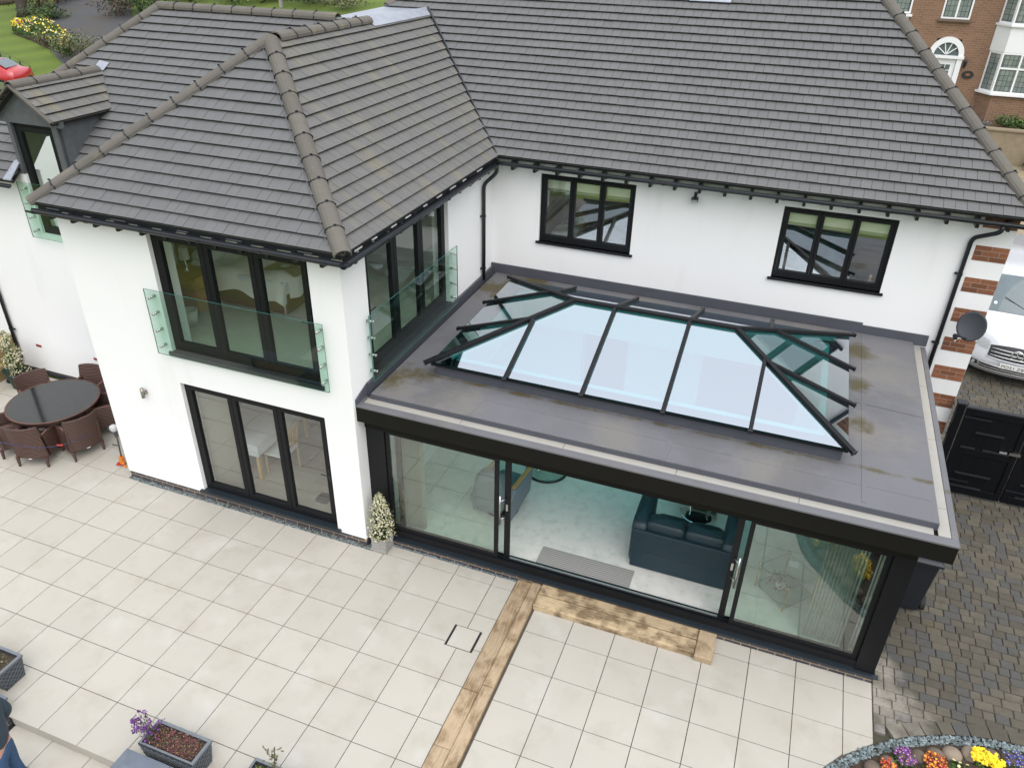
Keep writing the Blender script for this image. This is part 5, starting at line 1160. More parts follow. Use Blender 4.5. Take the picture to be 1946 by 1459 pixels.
primrose('clump of bright yellow primroses in the flower bed', 1862, 1440, 'petal_yellow', 150, .11); primrose('second bright yellow primrose clump a little lower right', 1890, 1452, 'petal_yellow', 120, .09)
primrose('purple primroses with yellow eyes at the left of the bed', 1718, 1442, 'petal_purple', 60, .12); primrose('orange red primroses beside the purple ones', 1686, 1458, 'petal_red', 46, .09); primrose('dark red primroses in the middle of the bed', 1776, 1452, 'petal_red', 85, .13)
primrose('deep blue primroses at the right of the bed', 1925, 1446, 'petal_blue', 45, .13); primrose('white flecked seedlings between red and yellow primroses', 1828, 1462, 'petal_cream', 8, .12)
def shrub(name, label, c, r, h, n, size, mat, extra=None, en=0, es=.05, rg=None, twigs=True, group=None):
    rg = rg or random.Random(int(abs(c[0] * 31 + c[1] * 17) * 10)); t = thing(name, label, name.split('_')[-1], c, group=group); m, m2 = MB(), MB(); lob = [(V((rg.uniform(-.6, .6) * r[0], rg.uniform(-.6, .6) * r[1], rg.uniform(.25, .75) * h)), rg.uniform(.35, .6)) for _ in range(9)]
    for k in range(n + en):
        p, s = rg.choice(lob); d = V((rg.gauss(0, 1), rg.gauss(0, 1), rg.gauss(0, 1))).normalized(); q = V(c) + p + V((d.x * r[0] * s, d.y * r[1] * s, d.z * h * s * .7)) * rg.uniform(.6, 1.05)
        if q.z < c[2]: q.z = c[2] + rg.uniform(0, .1)
        if k < n: m.leaf(q, size * rg.uniform(.6, 1.3), d + V((rg.gauss(0, .6), rg.gauss(0, .6), .5)), .6, rg)
        else: m2.leaf(q + d * size * .6, es * rg.uniform(.7, 1.2), None, .9, rg)
    part('foliage', m, mat, t)
    if en: part('blossoms', m2, extra, t)
    if twigs:
        m = MB()
        for _ in range(7): m.tube([V(c) + V((0, 0, -.05)), V(c) + rg.choice(lob)[0]], [.02 * h, .006 * h], 5)
        part('branches', m, 'twig', t)
    return t
shrub('yellow_shrub', 'yellow flowered shrub in the round bed below the frame', (10.02, -1.55, .05), (.2, .2), .38, 400, .05, 'leaf_green', 'petal_yellow', 500, .04); shrub('yellow_shrub', 'second yellow flowered shrub further back in the round bed', (10.62, -1.0, .05), (.16, .16), .32, 400, .05, 'leaf_green', 'petal_yellow', 500, .04)
shrub('heather_shrub', 'dark reddish shrub in the middle of the round bed', (10.75, -1.6, .1), (.4, .35), .4, 1500, .05, 'leaf_red'); shrub('green_shrub', 'dark green shrub in the round bed', (10.3, -2.3, .1), (.5, .5), .5, 1200, .05, 'leaf_dark')
# ------------------------------------------------------------------ wheelie bin
t = thing('wheelie_bin', 'dark wheelie bin standing beside the garden room wall', 'bin', (11.14, 2.62, 0))
x0, x1, y0, y1 = 10.90, 11.40, 2.32, 2.86; m = MB(); m.add([(x0 + .06, y0 + .06, .04), (x1 - .06, y0 + .06, .04), (x1 - .06, y1 - .08, .04), (x0 + .06, y1 - .08, .04), (x0, y0, .98), (x1, y0, .98), (x1, y1, .98), (x0, y1, .98)], [(3, 2, 1, 0), (4, 5, 6, 7), (0, 1, 5, 4), (1, 2, 6, 5), (2, 3, 7, 6), (3, 0, 4, 7)])
part('body', m, 'bin_black', t, bevel=.02); part('lid', MB().box(x0 - .03, x1 + .03, y0 - .05, y1 + .03, .985, 1.05, .03), 'bin_black', t); part('handle', MB().tube([(x0 + .05, y1 + .08, .98), (x1 - .05, y1 + .08, .98)], .018, 8), 'bin_black', t)
for xx in (x0 - .02, x1 - .03): part('wheel', MB().tube([(xx, y0 + .20, .10), (xx + .06, y0 + .20, .10)], .10, 20), 'tyre', t); part('hub', MB().tube([(xx - .004, y0 + .20, .10), (xx + .064, y0 + .20, .10)], .045, 14), 'car_trim', t)
# ------------------------------------------------------------------ black gates
GYY = 5.66
def gate(label, x0, x1, latch):
    t = thing('garden_gate', label, 'gate', ((x0 + x1) / 2, GYY, 0), group='pair of tall black gates'); z0, z1 = .05, 1.74
    part('frame', MB().box(x0, x0 + .09, GYY - .03, GYY + .03, z0, z1).box(x1 - .09, x1, GYY - .03, GYY + .03, z0, z1).box(x0 + .09, x1 - .09, GYY - .03, GYY + .03, z1 - .12, z1).box(x0 + .09, x1 - .09, GYY - .03, GYY + .03, z0, z0 + .14).box(x0 + .09, x1 - .09, GYY - .028, GYY + .028, .86, .98), 'gate_black', t, bevel=.004)
    n = 7; w_ = (x1 - x0 - .18) / n
    for k in range(n): part('board', MB().box(x0 + .09 + k * w_ + .001, x0 + .09 + (k + 1) * w_ - .001, GYY - .008, GYY + .008, z0 + .13, z1 - .11), 'gate_black', t)
    for z, a, b in ((1.30, .2, .75), (.985, .02, .3), (.985, .45, .95), (.46, .1, .8), (.195, .1, .7)): xa, xb = x0 + .09 + a * (x1 - x0 - .18), x0 + .09 + b * (x1 - x0 - .18); part('ledge', MB().box(xa, xb, GYY - .045, GYY - .0085, z, z + .02), 'gate_ledge', t)
    part('cap', MB().box(x0, x1, GYY - .045, GYY + .045, z1 + .001, z1 + .028), 'gate_ledge', t)
    for z in (1.56, .3): part('hinge', MB().box(x0 + .01, x0 + .42, GYY - .038, GYY - .031, z, z + .035), 'black_plastic', t)
    if latch: part('latch', MB().box(x1 - .14, x1 + .03, GYY - .06, GYY - .031, 1.02, 1.07), 'steel', t); part('bolt_plate', MB().box(x1 - .28, x1 - .17, GYY - .05, GYY - .031, 1.02, 1.05), 'aluminium', t)
    return t
gate('left black gate leaf next to the striped brick corner, with the latch', 11.86, 12.83, True); gate('right black gate leaf cut by the right edge', 12.85, 13.95, False)
t = thing('gate_post', 'black gate post fixed against the striped brick corner', 'post', (11.78, GYY, 0)); part('post', MB().box(11.715, 11.835, GYY - .06, GYY + .06, -.02, 1.80), 'gate_black', t, bevel=.005); part('cap', MB().box(11.70, 11.85, GYY - .075, GYY + .075, 1.80, 1.83), 'gate_ledge', t)
# ------------------------------------------------------------------ vehicles (built facing -y, then placed)
def vehicle(t, path, sill, bodymat, glassrange, side_glass, wheels, wr):
    """path: (y, z, half width, bend, crown) from front bumper over bonnet and roof to the tail"""
    K = 13
    def pt(i, u):
        y, z, hw_, bend, crown = path[i]; return V((u * hw_, y + bend * abs(u) ** 2.6, z - crown * u * u))
    cols = [-1 + 2 * k / (K - 1) for k in range(K)]
    m = MB(); P = [[pt(i, u) for u in cols] for i in range(len(path))]; m.grid([r[::-1] for r in P])
    for s in (0, -1):
        rows = []
        for i in range(len(path)):
            e = P[i][s]; sg = -1 if s == 0 else 1
            sh = V((sg * sill[1], e.y, min(e.z, sill[2]))); lo = V((sg * (sill[1] - .03), e.y, min(e.z, sill[0])))
            md = V((sg * (sill[1] + .01), e.y, min(e.z, (sill[2] + sill[0]) / 2 + .08)))
            rows.append([e, sh, md, lo])
        m.grid(rows if s == -1 else [r[::-1] for r in rows])
    part('body', m, bodymat, t, True)
    a, b = glassrange; Q = []
    for i in range(a, b + 1): Q.append([pt(i, u * .90) + V((0, -.006, .010)) for u in cols])
    part('windscreen', MB().grid([r[::-1] for r in Q]), 'car_glass', t, True)
    for sg in (-1, 1):
        for (pts) in side_glass: part('side_window', MB().prism([V((sg * x_, y_, z_)) for x_, y_, z_ in pts], (sg * .006, 0, 0)), 'car_glass', t)
        for wy in wheels:
            w_ = part('wheel', MB().tube([(sg * (sill[1] - .22), wy, wr), (sg * (sill[1] + .012), wy, wr)], wr, 24), 'tyre', t); part('rim', MB().tube([(sg * (sill[1] - .02), wy, wr), (sg * (sill[1] + .018), wy, wr)], wr * .62, 20), 'steel', w_)
    return pt
VX, VY = 13.60, 10.16
van = thing('parked_van', 'silver white van parked nose first behind the black gates', 'van', (VX, VY, -.02), math.radians(-8), local=True)
vp = [(.10, .24, .93, .34, 0), (.0, .34, .95, .36, 0), (-.02, .46, .96, .36, 0), (.0, .60, .96, .36, 0), (.05, .74, .95, .36, 0), (.11, .88, .93, .35, .01), (.20, .99, .91, .33, .02), (.34, 1.06, .89, .28, .03), (.70, 1.15, .87, .18, .05), (1.12, 1.24, .86, .12, .06),
      (1.16, 1.27, .86, .11, .06), (1.45, 1.50, .82, .10, .05), (1.75, 1.72, .77, .09, .05), (1.98, 1.86, .73, .08, .05), (2.2, 1.92, .72, .05, .05), (3.4, 1.96, .72, 0, .06), (5.0, 1.93, .72, 0, .06), (5.12, 1.82, .76, 0, .03), (5.18, 1.1, .92, 0, 0), (5.18, .32, .93, 0, 0)]
vpt = vehicle(van, vp, (.26, .955, 1.12), 'car_silver', (10, 13), [[(.905, 1.30, 1.24), (.905, 2.35, 1.24), (.79, 2.35, 1.74), (.79, 1.9, 1.74)], [(.905, 2.45, 1.24), (.905, 3.9, 1.24), (.79, 3.9, 1.76), (.79, 2.45, 1.76)]], (.98, 4.15), .33)
def vsurf(u, z, off=.012):
    for i in range(len(vp) - 1):
        if vp[i][1] <= z <= vp[i + 1][1] and i < 9:
            k = (z - vp[i][1]) / (vp[i + 1][1] - vp[i][1]); q = vpt(i, u).lerp(vpt(i + 1, u), k); return q + V((u * .3 * off, -off, off * .15))
    return vpt(5, u)
def patch(name, u0, u1, z0, z1, mat, parent, off=.012, nu=14, nv=4, shape=None, th=.006):
    P = []
    for j in range(nv + 1):
        row = []
        for i in range(nu + 1):
            u = u0 + (u1 - u0) * i / nu; z = z0(u) + (z1(u) - z0(u)) * j / nv if callable(z0) else z0 + (z1 - z0) * j / nv; row.append(vsurf(u, z, off))
        P.append(row)
    return part(name, MB().grid([r[::-1] for r in P]), mat, parent, True)
gr = patch('grille', -.56, .56, lambda u: .62 + .06 * u * u, lambda u: .93 - .16 * u * u, 'car_trim', van)
for zz in (.69, .76, .83):
    m = MB(); m.tube([vsurf(-.52 + 1.04 * k / 14, zz, .02) for k in range(15)], .010, 6); part('slat', m, 'chrome', gr, True)
m = MB(); m.tube([vsurf(-.57 + 1.14 * k / 20, .62 + .06 * (-.57 + 1.14 * k / 20) ** 2, .014) for k in range(21)], .014, 6); m.tube([vsurf(-.57 + 1.14 * k / 20, .93 - .16 * (-.57 + 1.14 * k / 20) ** 2, .014) for k in range(21)], .012, 6); part('grille_surround', m, 'car_silver', gr, True)
ec = vsurf(0, .77, .03); m = MB(); R_ = .115
m.tube([ec + V((R_ * math.cos(k * math.pi / 14), -.005, R_ * math.sin(k * math.pi / 14))) for k in range(29)], .013, 8, False)
for a in (90, 210, 330):
    d = V((math.cos(math.radians(a)), 0, math.sin(math.radians(a)))); n_ = V((-d.z, 0, d.x)); m.add([ec + d * R_, ec + n_ * .02, ec + V((0, -.022, 0)), ec - n_ * .02], [(0, 1, 2), (0, 2, 3)])
part('emblem', m, 'chrome', gr, True)
for s in (-1, 1):
    hl = patch('headlight', s * .60, s * .93, lambda u: .70 + .10 * abs(u), lambda u: .84 + .16 * abs(u), 'lamp_glass', van, .012, 8)
    fb = patch('fog_lamp', s * .70, s * .86, .38, .47, 'car_trim', van, .012, 6, 3); c = vsurf(s * .78, .425, .02); part('lens', MB().tube([c, c + V((0, -.012, 0))], .035, 14), 'lamp_glass', fb)
patch('lower_grille', -.66, .66, .36, .47, 'car_trim', van, .010)
for zz in (.36, .415, .475): m = MB(); m.tube([vsurf(-.68 + 1.36 * k / 18, zz, .016) for k in range(19)], .009, 6); part('trim_bar', m, 'chrome' if zz > .47 else 'steel', van, True)
pc = vsurf(0, .53, .03); pl_ = part('number_plate', MB().box(-.26, .26, pc.y - .012, pc.y, .475, .586), 'plate_white', van)
cu = bpy.data.curves.new('plate', 'FONT'); cu.body = 'PO21 ZB'; cu.size = .098; cu.align_x = 'LEFT'; cu.extrude = .0008; to = bpy.data.objects.new('tmp_text', cu); COL.objects.link(to); bpy.context.view_layer.update()
tm = bpy.data.meshes.new_from_object(to.evaluated_get(bpy.context.evaluated_depsgraph_get())); bpy.data.objects.remove(to)
wdt = max(v.co.x for v in tm.vertices); f_ = .43 / wdt
m = MB(); m.v = [V((-.235 + v.co.x * f_, pc.y - .0135 - v.co.z, .497 + v.co.y * .95)) for v in tm.vertices]; m.f = [tuple(p.vertices) for p in tm.polygons]; m.mi = [0] * len(m.f); part('lettering', m, 'plate_ink', pl_)
for s in (-1, 1): m = MB(); m.tube([vpt(10, s * .05 + .3) + V((0, 0, .03)), vpt(11, s * .55) + V((0, -.02, .03))], .008, 6); part('wiper', m, 'car_trim', van)
part('sticker', MB().tube([vpt(10, -.72).lerp(vpt(11, -.72), .55) + V((0, -.02, .016)), vpt(10, -.72).lerp(vpt(11, -.72), .55) + V((0, -.024, .019))], .035, 14), 'plate_white', van)
for s in (-1, 1): m = MB(); puff(m, s * 1.06 - .09, s * 1.06 + .09, 1.32, 1.44, 1.18, 1.42, .5); m.bar((s * .92, 1.4, 1.22), (s * 1.02, 1.4, 1.26), .05, .05); part('mirror', m, 'car_trim', van, True)
# red car far left, seen from its rear quarter
rp = on_terr(54, 160) - V((.93, .36, 0)) * 4.2
red = thing('parked_car', 'red car on the drive at the left edge behind the dormer', 'car', (rp.x, rp.y, terr(rp.y)), math.radians(-69), local=True)
cp = [(.06, .26, .80, .25, 0), (0, .4, .83, .28, 0), (.02, .58, .84, .28, 0), (.10, .76, .82, .26, .01), (.32, .86, .78, .2, .03), (1.0, .95, .76, .12, .04), (1.2, .99, .76, .1, .04), (1.6, 1.22, .68, .08, .05), (1.95, 1.40, .60, .06, .05), (2.4, 1.46, .58, .02, .05), (3.1, 1.40, .58, 0, .05), (3.75, 1.02, .70, -.02, .03), (4.1, .96, .76, -.06, .02), (4.2, .7, .82, -.12, 0), (4.16, .3, .80, -.1, 0)]
vehicle(red, cp, (.24, .86, .82), 'car_red', (6, 8), [[(.775, 1.45, .96), (.775, 3.3, .96), (.645, 3.0, 1.36), (.645, 1.95, 1.36)]], (.85, 3.4), .31)
part('rear_window', MB().grid([[V((u * .60, y_, z_ + .012)) for u in (1, .5, 0, -.5, -1)] for y_, z_ in ((3.16, 1.385), (3.4, 1.25), (3.66, 1.085))]), 'car_glass', red, True)
part('roof_trim', MB().tube([(.60, 2.0, 1.40), (.60, 3.1, 1.38)], .012, 5).tube([(-.60, 2.0, 1.40), (-.60, 3.1, 1.38)], .012, 5), 'chrome', red)
# ------------------------------------------------------------------ person at the left edge
def skin_obj(name, verts, edges, radii, mat, parent, sub=2):
    me = bpy.data.meshes.new(name); me.from_pydata([tuple(v) for v in verts], edges, []); o = bpy.data.objects.new(name, me); link(o, parent); ORG[o.name] = V((0, 0, 0)); me.materials.append(MT[mat])
    s = o.modifiers.new('skin', 'SKIN'); s.use_smooth_shade = True
    for i, r in enumerate(radii):
        d = me.skin_vertices[0].data[i]; d.radius = (r, r) if not isinstance(r, tuple) else r; d.use_root = (i == 0)
    su = o.modifiers.new('subdivision', 'SUBSURF'); su.levels = sub; su.render_levels = sub; return o
person = thing('person', 'person in a navy padded jacket and blue jeans at the left edge', 'person', (1.50, -4.22, -.30), math.radians(-63), local=True)
J = {'pel': (0, 0, .95), 'wai': (0, .01, 1.12), 'che': (0, .0, 1.34), 'nek': (0, .0, 1.50), 'hdb': (0, -.02, 1.57), 'hdt': (0, -.02, 1.74)}
vs = [J[k] for k in ('pel', 'wai', 'che', 'nek', 'hdb', 'hdt')]; rd = [(.15, .11), (.14, .10), (.16, .11), .055, .075, .085]; es = [(0, 1), (1, 2), (2, 3), (3, 4), (4, 5)]
def chain(start, pts, rs):
    p = start
    for q, r in zip(pts, rs): vs.append(q); rd.append(r); es.append((p, len(vs) - 1)); p = len(vs) - 1
    return p
for s in (-1, 1):
    chain(0, [(s * .10, 0, .86), (s * .11, -.02, .50), (s * .12, .02, .08), (s * .13, -.10, .04)], [.09, .06, .045, .04])
    wv = chain(2, [(s * .20, 0, 1.43), (s * .27, .05, 1.16), (s * .22, -.12, .98), (s * .17, -.19, .94)], [.065, .05, .038, .034])
    for fx, fl2 in ((-.03, .07), (-.01, .085), (.012, .08), (.032, .065)): b = V(vs[wv]) ; chain(wv, [b + V((fx, -.045, -.005)), b + V((fx * 1.1, -.045 - fl2 * .55, -.02)), b + V((fx * 1.1, -.045 - fl2 * .8, -.05))], [.011, .010, .009])
    b = V(vs[wv]); chain(wv, [b + V((-s * .035, -.01, .01)), b + V((-s * .05, -.045, .0))], [.012, .010])
body = skin_obj('body', vs, es, rd, 'skin', person)
part('nose', MB().ball((0, -.105, 1.655), .014, .02, .02, 8), 'skin', body, True)
for s in (-1, 1): part('eye', MB().ball((s * .032, -.088, 1.68), .011, .008, .008, 8), 'plate_white', body, True); part('ear', MB().ball((s * .088, -.01, 1.66), .012, .022, .03, 8), 'skin', body, True)
part('mouth', MB().ball((0, -.094, 1.615), .022, .006, .006, 8), 'red_plastic', body, True); part('hair', MB().ball((0, .0, 1.715), .098, .10, .085, 14), 'hair', person, True)
v2 = [(0, .0, .90), (0, .01, 1.10), (0, 0, 1.34), (0, 0, 1.47)]; e2 = [(0, 1), (1, 2), (2, 3)]; r2 = [(.185, .14), (.175, .135), (.19, .145), .08]
for s in (-1, 1): i = len(v2); v2 += [(s * .20, 0, 1.42), (s * .28, .05, 1.16), (s * .235, -.09, 1.0)]; e2 += [(2, i), (i, i + 1), (i + 1, i + 2)]; r2 += [.092, .078, .06]
skin_obj('jacket', v2, e2, r2, 'jacket', person)
v3 = [(0, 0, .96), (0, 0, .90)]; e3 = [(0, 1)]; r3 = [.13, .12]
for s in (-1, 1): i = len(v3); v3 += [(s * .09, 0, .80), (s * .10, -.01, .65), (s * .11, -.02, .46), (s * .12, .02, .08)]; e3 += [(1, i), (i, i + 1), (i + 1, i + 2), (i + 2, i + 3)]; r3 += [.10, .095, .08, .07]
skin_obj('jeans', v3, e3, r3, 'jeans', person)
for s in (-1, 1): part('shoe', puff(MB(), s * .125 - .05, s * .125 + .05, -.20, .09, .0, .09, .5), 'shoe', person, True)
# ------------------------------------------------------------------ brick house across the way
NY, NZ = 26.0, 2.45
nb = thing('brick_house', 'brown brick house with white bay windows and arched door', 'house', (14, NY, NZ))
DX = 12.50
win_ = [(12.02, 12.93, 5.88, 7.1), (9.2, 11.02, 5.98, 7.1)]; door_o = (DX - .40, DX + .40, NZ, 5.25)
part('wall', slab(7.5, 21, NZ - .6, 9.5, [(a, b, c, d) for a, b, c, d in win_] + [door_o], NY, NY + .3, 'y'), 'brick_far', nb)
part('side_wall', MB().box(7.5, 7.8, NY + .3, NY + 8, NZ - .6, 9.5).box(20.7, 21, NY + .3, NY + 8, NZ - .6, 9.5).box(7.8, 20.7, NY + 7.7, NY + 8, NZ - .6, 9.5), 'brick_far', nb)
part('roof', MB().add([(7.1, NY - .4, 9.4), (21.4, NY - .4, 9.4), (21.4, NY + 8.4, 9.4), (7.1, NY + 8.4, 9.4), (10.5, NY + 4, 12.4), (18, NY + 4, 12.4)], [(0, 1, 5, 4), (1, 2, 5), (2, 3, 4, 5), (3, 0, 4), (3, 2, 1, 0)]), 'roof_tile', nb)
part('plinth', MB().box(7.5, 21, NY - .03, NY - .001, NZ - .6, 2.98), 'brick_far', nb); part('plinth_band', MB().box(7.5, 21, NY - .05, NY - .031, 2.90, 3.02), 'brick_blue', nb)
def upvc_window(par, x0, x1, z0, z1, y, n, transom=None, fd=.06, fr=.055):
    m = MB(); m.box(x0, x0 + fr, y - fd, y, z0, z1).box(x1 - fr, x1, y - fd, y, z0, z1).box(x0 + fr, x1 - fr, y - fd, y, z1 - fr, z1).box(x0 + fr, x1 - fr, y - fd, y, z0, z0 + fr)
    iw = (x1 - x0 - 2 * fr) / n
    for k in range(1, n): xx = x0 + fr + iw * k; m.box(xx - .03, xx + .03, y - fd, y, z0 + fr, z1 - fr)
    if transom: m.box(x0 + fr, x1 - fr, y - fd + .004, y - .001, transom - .03, transom + .03)
    w_ = part('window', m, 'upvc', par)
    for k in range(n):
        a, b = x0 + fr + iw * k + .03, x0 + fr + iw * (k + 1) - .03
        for c, d in (((z0 + fr, transom - .03), (transom + .03, z1 - fr)) if transom else ((z0 + fr, z1 - fr),)): part('pane', MB().box(a, b, y - .035, y - .02, c + .01, d - .01), 'leaded_pane', w_)
    return w_
w_ = upvc_window(nb, *win_[0], NY + .05, 2); part('sill', MB().box(11.94, 13.0, NY - .10, NY + .02, 5.80, 5.86), 'stone_brown', w_)
w_ = upvc_window(nb, *win_[1], NY + .05, 3); part('sill', MB().box(9.0, 11.09, NY - .14, NY + .02, 5.89, 5.96), 'upvc', w_); part('panel', MB().box(9.0, 11.0, NY - .06, NY - .002, 4.9, 5.88), 'upvc', nb)
# bay
by = NY - .55; bl_ = 13.82; part('bay_panel', MB().prism([V((bl_, NY, 4.98)), V((bl_ + .38, by, 4.98)), V((17.6, by, 4.98)), V((18.0, NY, 4.98))], (0, 0, .82)), 'upvc', nb)
part('bay_base', MB().prism([V((bl_ + .04, NY, NZ - .5)), V((bl_ + .42, by + .04, NZ - .5)), V((17.56, by + .04, NZ - .5)), V((17.96, NY, NZ - .5))], (0, 0, 3.60 - NZ + .5)), 'brick_far', nb)
part('bay_sill', MB().prism([V((bl_ - .06, NY, 3.60)), V((bl_ + .34, by - .07, 3.60)), V((17.66, by - .07, 3.60)), V((18.06, NY, 3.60))], (0, 0, .07)), 'upvc', nb)
upvc_window(nb, bl_ + .36, 17.6, 3.675, 4.975, by + .06, 6, 4.48); upvc_window(nb, bl_ + .36, 17.6, 5.84, 7.2, by + .06, 6); part('bay_sill', MB().prism([V((bl_ - .05, NY, 5.78)), V((bl_ + .34, by - .07, 5.78)), V((17.66, by - .07, 5.78)), V((18.06, NY, 5.78))], (0, 0, .06)), 'upvc', nb)
for (z0, z1) in ((3.675, 4.975), (5.845, 7.2)):
    a, b = V((bl_ + .03, NY - .02, 0)), V((bl_ + .36, by + .05, 0)); d = (b - a).normalized(); F = (a, d, V((d.y, -d.x, 0)), UZ); L = (b - a).length
    w_ = part('window', MB().fbox(F, 0, .06, -.05, .0, z0, z1).fbox(F, L - .06, L, -.05, 0, z0, z1).fbox(F, .06, L - .06, -.05, 0, z0, z0 + .06).fbox(F, .06, L - .06, -.05, 0, z1 - .06, z1), 'upvc', nb); part('pane', MB().fbox(F, .06, L - .06, -.03, -.02, z0 + .06, z1 - .06), 'leaded_pane', w_)
# arched door
m = MB(); K = 20; ro, ri = .57, .40
arc = lambda r, z, y: [V((DX + r * math.cos(math.pi * k / K), y, z + r * 1.05 * math.sin(math.pi * k / K))) for k in range(K + 1)]
A, B, A2, B2 = arc(ro, 4.72, NY - .09), arc(ri, 4.72, NY - .09), arc(ro, 4.72, NY - .001), arc(ri, 4.72, NY - .001); m.grid([A, B]); m.grid([A2, A]); m.grid([B, B2])
m.box(DX - ro, DX - ri, NY - .089, NY - .001, NZ, 4.70).box(DX + ri, DX + ro, NY - .089, NY - .001, NZ, 4.70).box(DX - ro - .03, DX + ro + .03, NY - .12, NY - .001, 4.62, 4.72)
dr_ = part('door_surround', m, 'upvc', nb)
m = MB(); m.add([V((DX, NY - .03, 4.73))] + [p + V((0, .06, .0)) for p in arc(.385, 4.73, NY - .09)], [(0, k + 1, k + 2) for k in range(K)]); part('fanlight', m, 'car_glass', dr_)
m = MB()
for k in (30, 65, 100, 135): m.bar((DX, NY - .05, 4.74), (DX + .38 * math.cos(math.radians(k + 8)), NY - .05, 4.74 + .39 * math.sin(math.radians(k + 8))), .03, .03, (0, -1, 0))
part('glazing_bar', m, 'upvc', dr_)
dd = part('door', MB().box(DX - .39, DX + .39, NY - .02, NY + .03, NZ, 4.615), 'upvc', nb)
for i in range(3):
    for j in range(3): part('pane', MB().box(DX - .25 + .17 * i, DX - .25 + .17 * i + .145, NY - .028, NY - .021, 3.85 + .2 * j, 4.02 + .2 * j), 'car_glass', dd)
t = thing('wall_lantern', 'small black wall lantern beside the arched white door', 'wall light', (13.18, NY, 4.4)); part('lamp', MB().lathe([(.03, -.1), (.06, .05), (.07, .12), (.02, .2)], (13.18, NY - .12, 4.45), 8), 'black_plastic', t); part('arm', MB().box(13.165, 13.195, NY - .12, NY - .002, 4.35, 4.38), 'black_plastic', t)
t = thing('name_plaque', 'oval dark plaque with reddish centre on the brick wall', 'plaque', (13.4, NY, 4.05)); e = lambda a, b, y0, y1: [V((13.38 + a * math.cos(k * math.pi / 12), y0, 4.13 + b * math.sin(k * math.pi / 12))) for k in range(24)]
part('plate', MB().prism(e(.19, .13, NY - .003, 0), (0, -.03, 0)), 'car_trim', t); part('motif', MB().prism(e(.08, .05, NY - .034, 0), (0, -.006, 0)), 'dry_leaf', t)
# front garden of the brick house
gz_ = 2.55; g = MB(); g.box(7.5, 24, 24.85, NY - .052, .6, gz_); struct('front_garden', g, 'soil', 'narrow planted strip in front of the brick house')
t = thing('garden_wall', 'low honey stone retaining wall in front of the brick house', 'wall', (15, 24.7, 1.4)); m = MB(); m.box(11.9, 24, 24.6, 24.84, 1.0, 2.60); part('stonework', m, 'stone_wall', t); part('coping', MB().box(11.85, 24, 24.55, 24.88, 2.601, 2.66), 'stone_wall', t)
shrub('green_shrub', 'trailing green shrub at the foot of the brick house by the hip', (13.2, 25.3, gz_), (.5, .35), .55, 500, .09, 'leaf_bright'); shrub('lavender_shrub', 'blue grey lavender in front of the brick house', (13.95, 25.1, gz_), (.7, .3), .3, 500, .08, 'lavender'); shrub('green_shrub', 'low green shrub under the white bay window', (15.2, 25.2, gz_), (.9, .3), .5, 700, .09, 'leaf_green'); shrub('green_shrub', 'dark hedge end beyond the stone wall', (16.3, 24.2, 1.4), (.8, .4), .9, 700, .09, 'leaf_dark')
sl2 = MB(); sl2.add([(11.9, 16.3, terr(16.3) + .02), (22, 16.3, terr(16.3) + .02), (22, 24.6, terr(24.6) + .03), (11.9, 24.6, terr(24.6) + .03)], [(0, 1, 2, 3)]); fp = struct('forecourt', sl2, 'stone_wall', 'stone flagged forecourt rising to the brick house')
n_ = UZ * .02
for i in range(8):
    for j in range(9):
        xa, xb, ya, yb = 12 + i * .95, 12.93 + i * .95, 16.4 + j * .9, 17.28 + j * .9; part('flagstone', MB().prism([V((x_, y_, terr(y_) + .035)) for x_, y_ in ((xa, ya), (xb, ya), (xb, yb), (xa, yb))], n_), 'stone_wall', fp)
lf = MB()
for _ in range(90): p = V((rnd.gauss(14.3, .4), rnd.gauss(23.6, .5), 0)); p.z = terr(p.y) + .07; lf.leaf(p, rnd.uniform(.06, .14), (rnd.gauss(0, .4), rnd.gauss(0, .4), 1))
part('fallen_leaves', lf, 'dry_leaf', None, label='scatter of brown fallen leaves by the stone wall', kind='stuff')
# ------------------------------------------------------------------ garden behind, top left
def ribbon(name, pts, wd, mat, label, lift=.03):
    m = MB(); L, R_ = [], []
    for i, p in enumerate(pts):
        d = (pts[min(i + 1, len(pts) - 1)] - pts[max(i - 1, 0)]); d.z = 0; d.normalize(); n = V((-d.y, d.x, 0)); w_ = wd[i] if isinstance(wd, list) else wd
        for q, S in ((p + n * w_ / 2, L), (p - n * w_ / 2, R_)): S.append(V((q.x, q.y, terr(q.y) + lift)))
    m.grid([L, R_]); return struct(name, m, mat, label)
cl = [on_terr(u, v) for u, v in ((200, -40), (182, 0), (172, 25), (172, 50), (185, 75), (215, 100), (270, 130))]
ribbon('lane', cl, [5.5, 5.0, 4.8, 4.8, 5.0, 5.2, 5.4], 'asphalt', 'dark asphalt lane curving through the garden behind')
ribbon('verge', [on_terr(u, v) for u, v in ((122, 0), (120, 25), (122, 48), (135, 72), (150, 92))], 1.0, 'soil', 'strip of bare brown soil beside the lane', .02)
def gp(u, v): p = on_terr(u, v); return (p.x, p.y, terr(p.y))
bedp = [gp(u, v) for u, v in ((26, 66), (60, 78), (95, 95), (125, 108), (140, 92), (120, 68), (98, 45), (70, 48), (40, 55))]
g = MB(); g.prism([V(p) + V((0, 0, .0)) for p in bedp], (0, 0, .06)); struct('shrub_bed', g, 'soil', 'planted bed of dark soil in the lawn')
fo, fy, fc, fpk = MB(), MB(), MB(), MB()
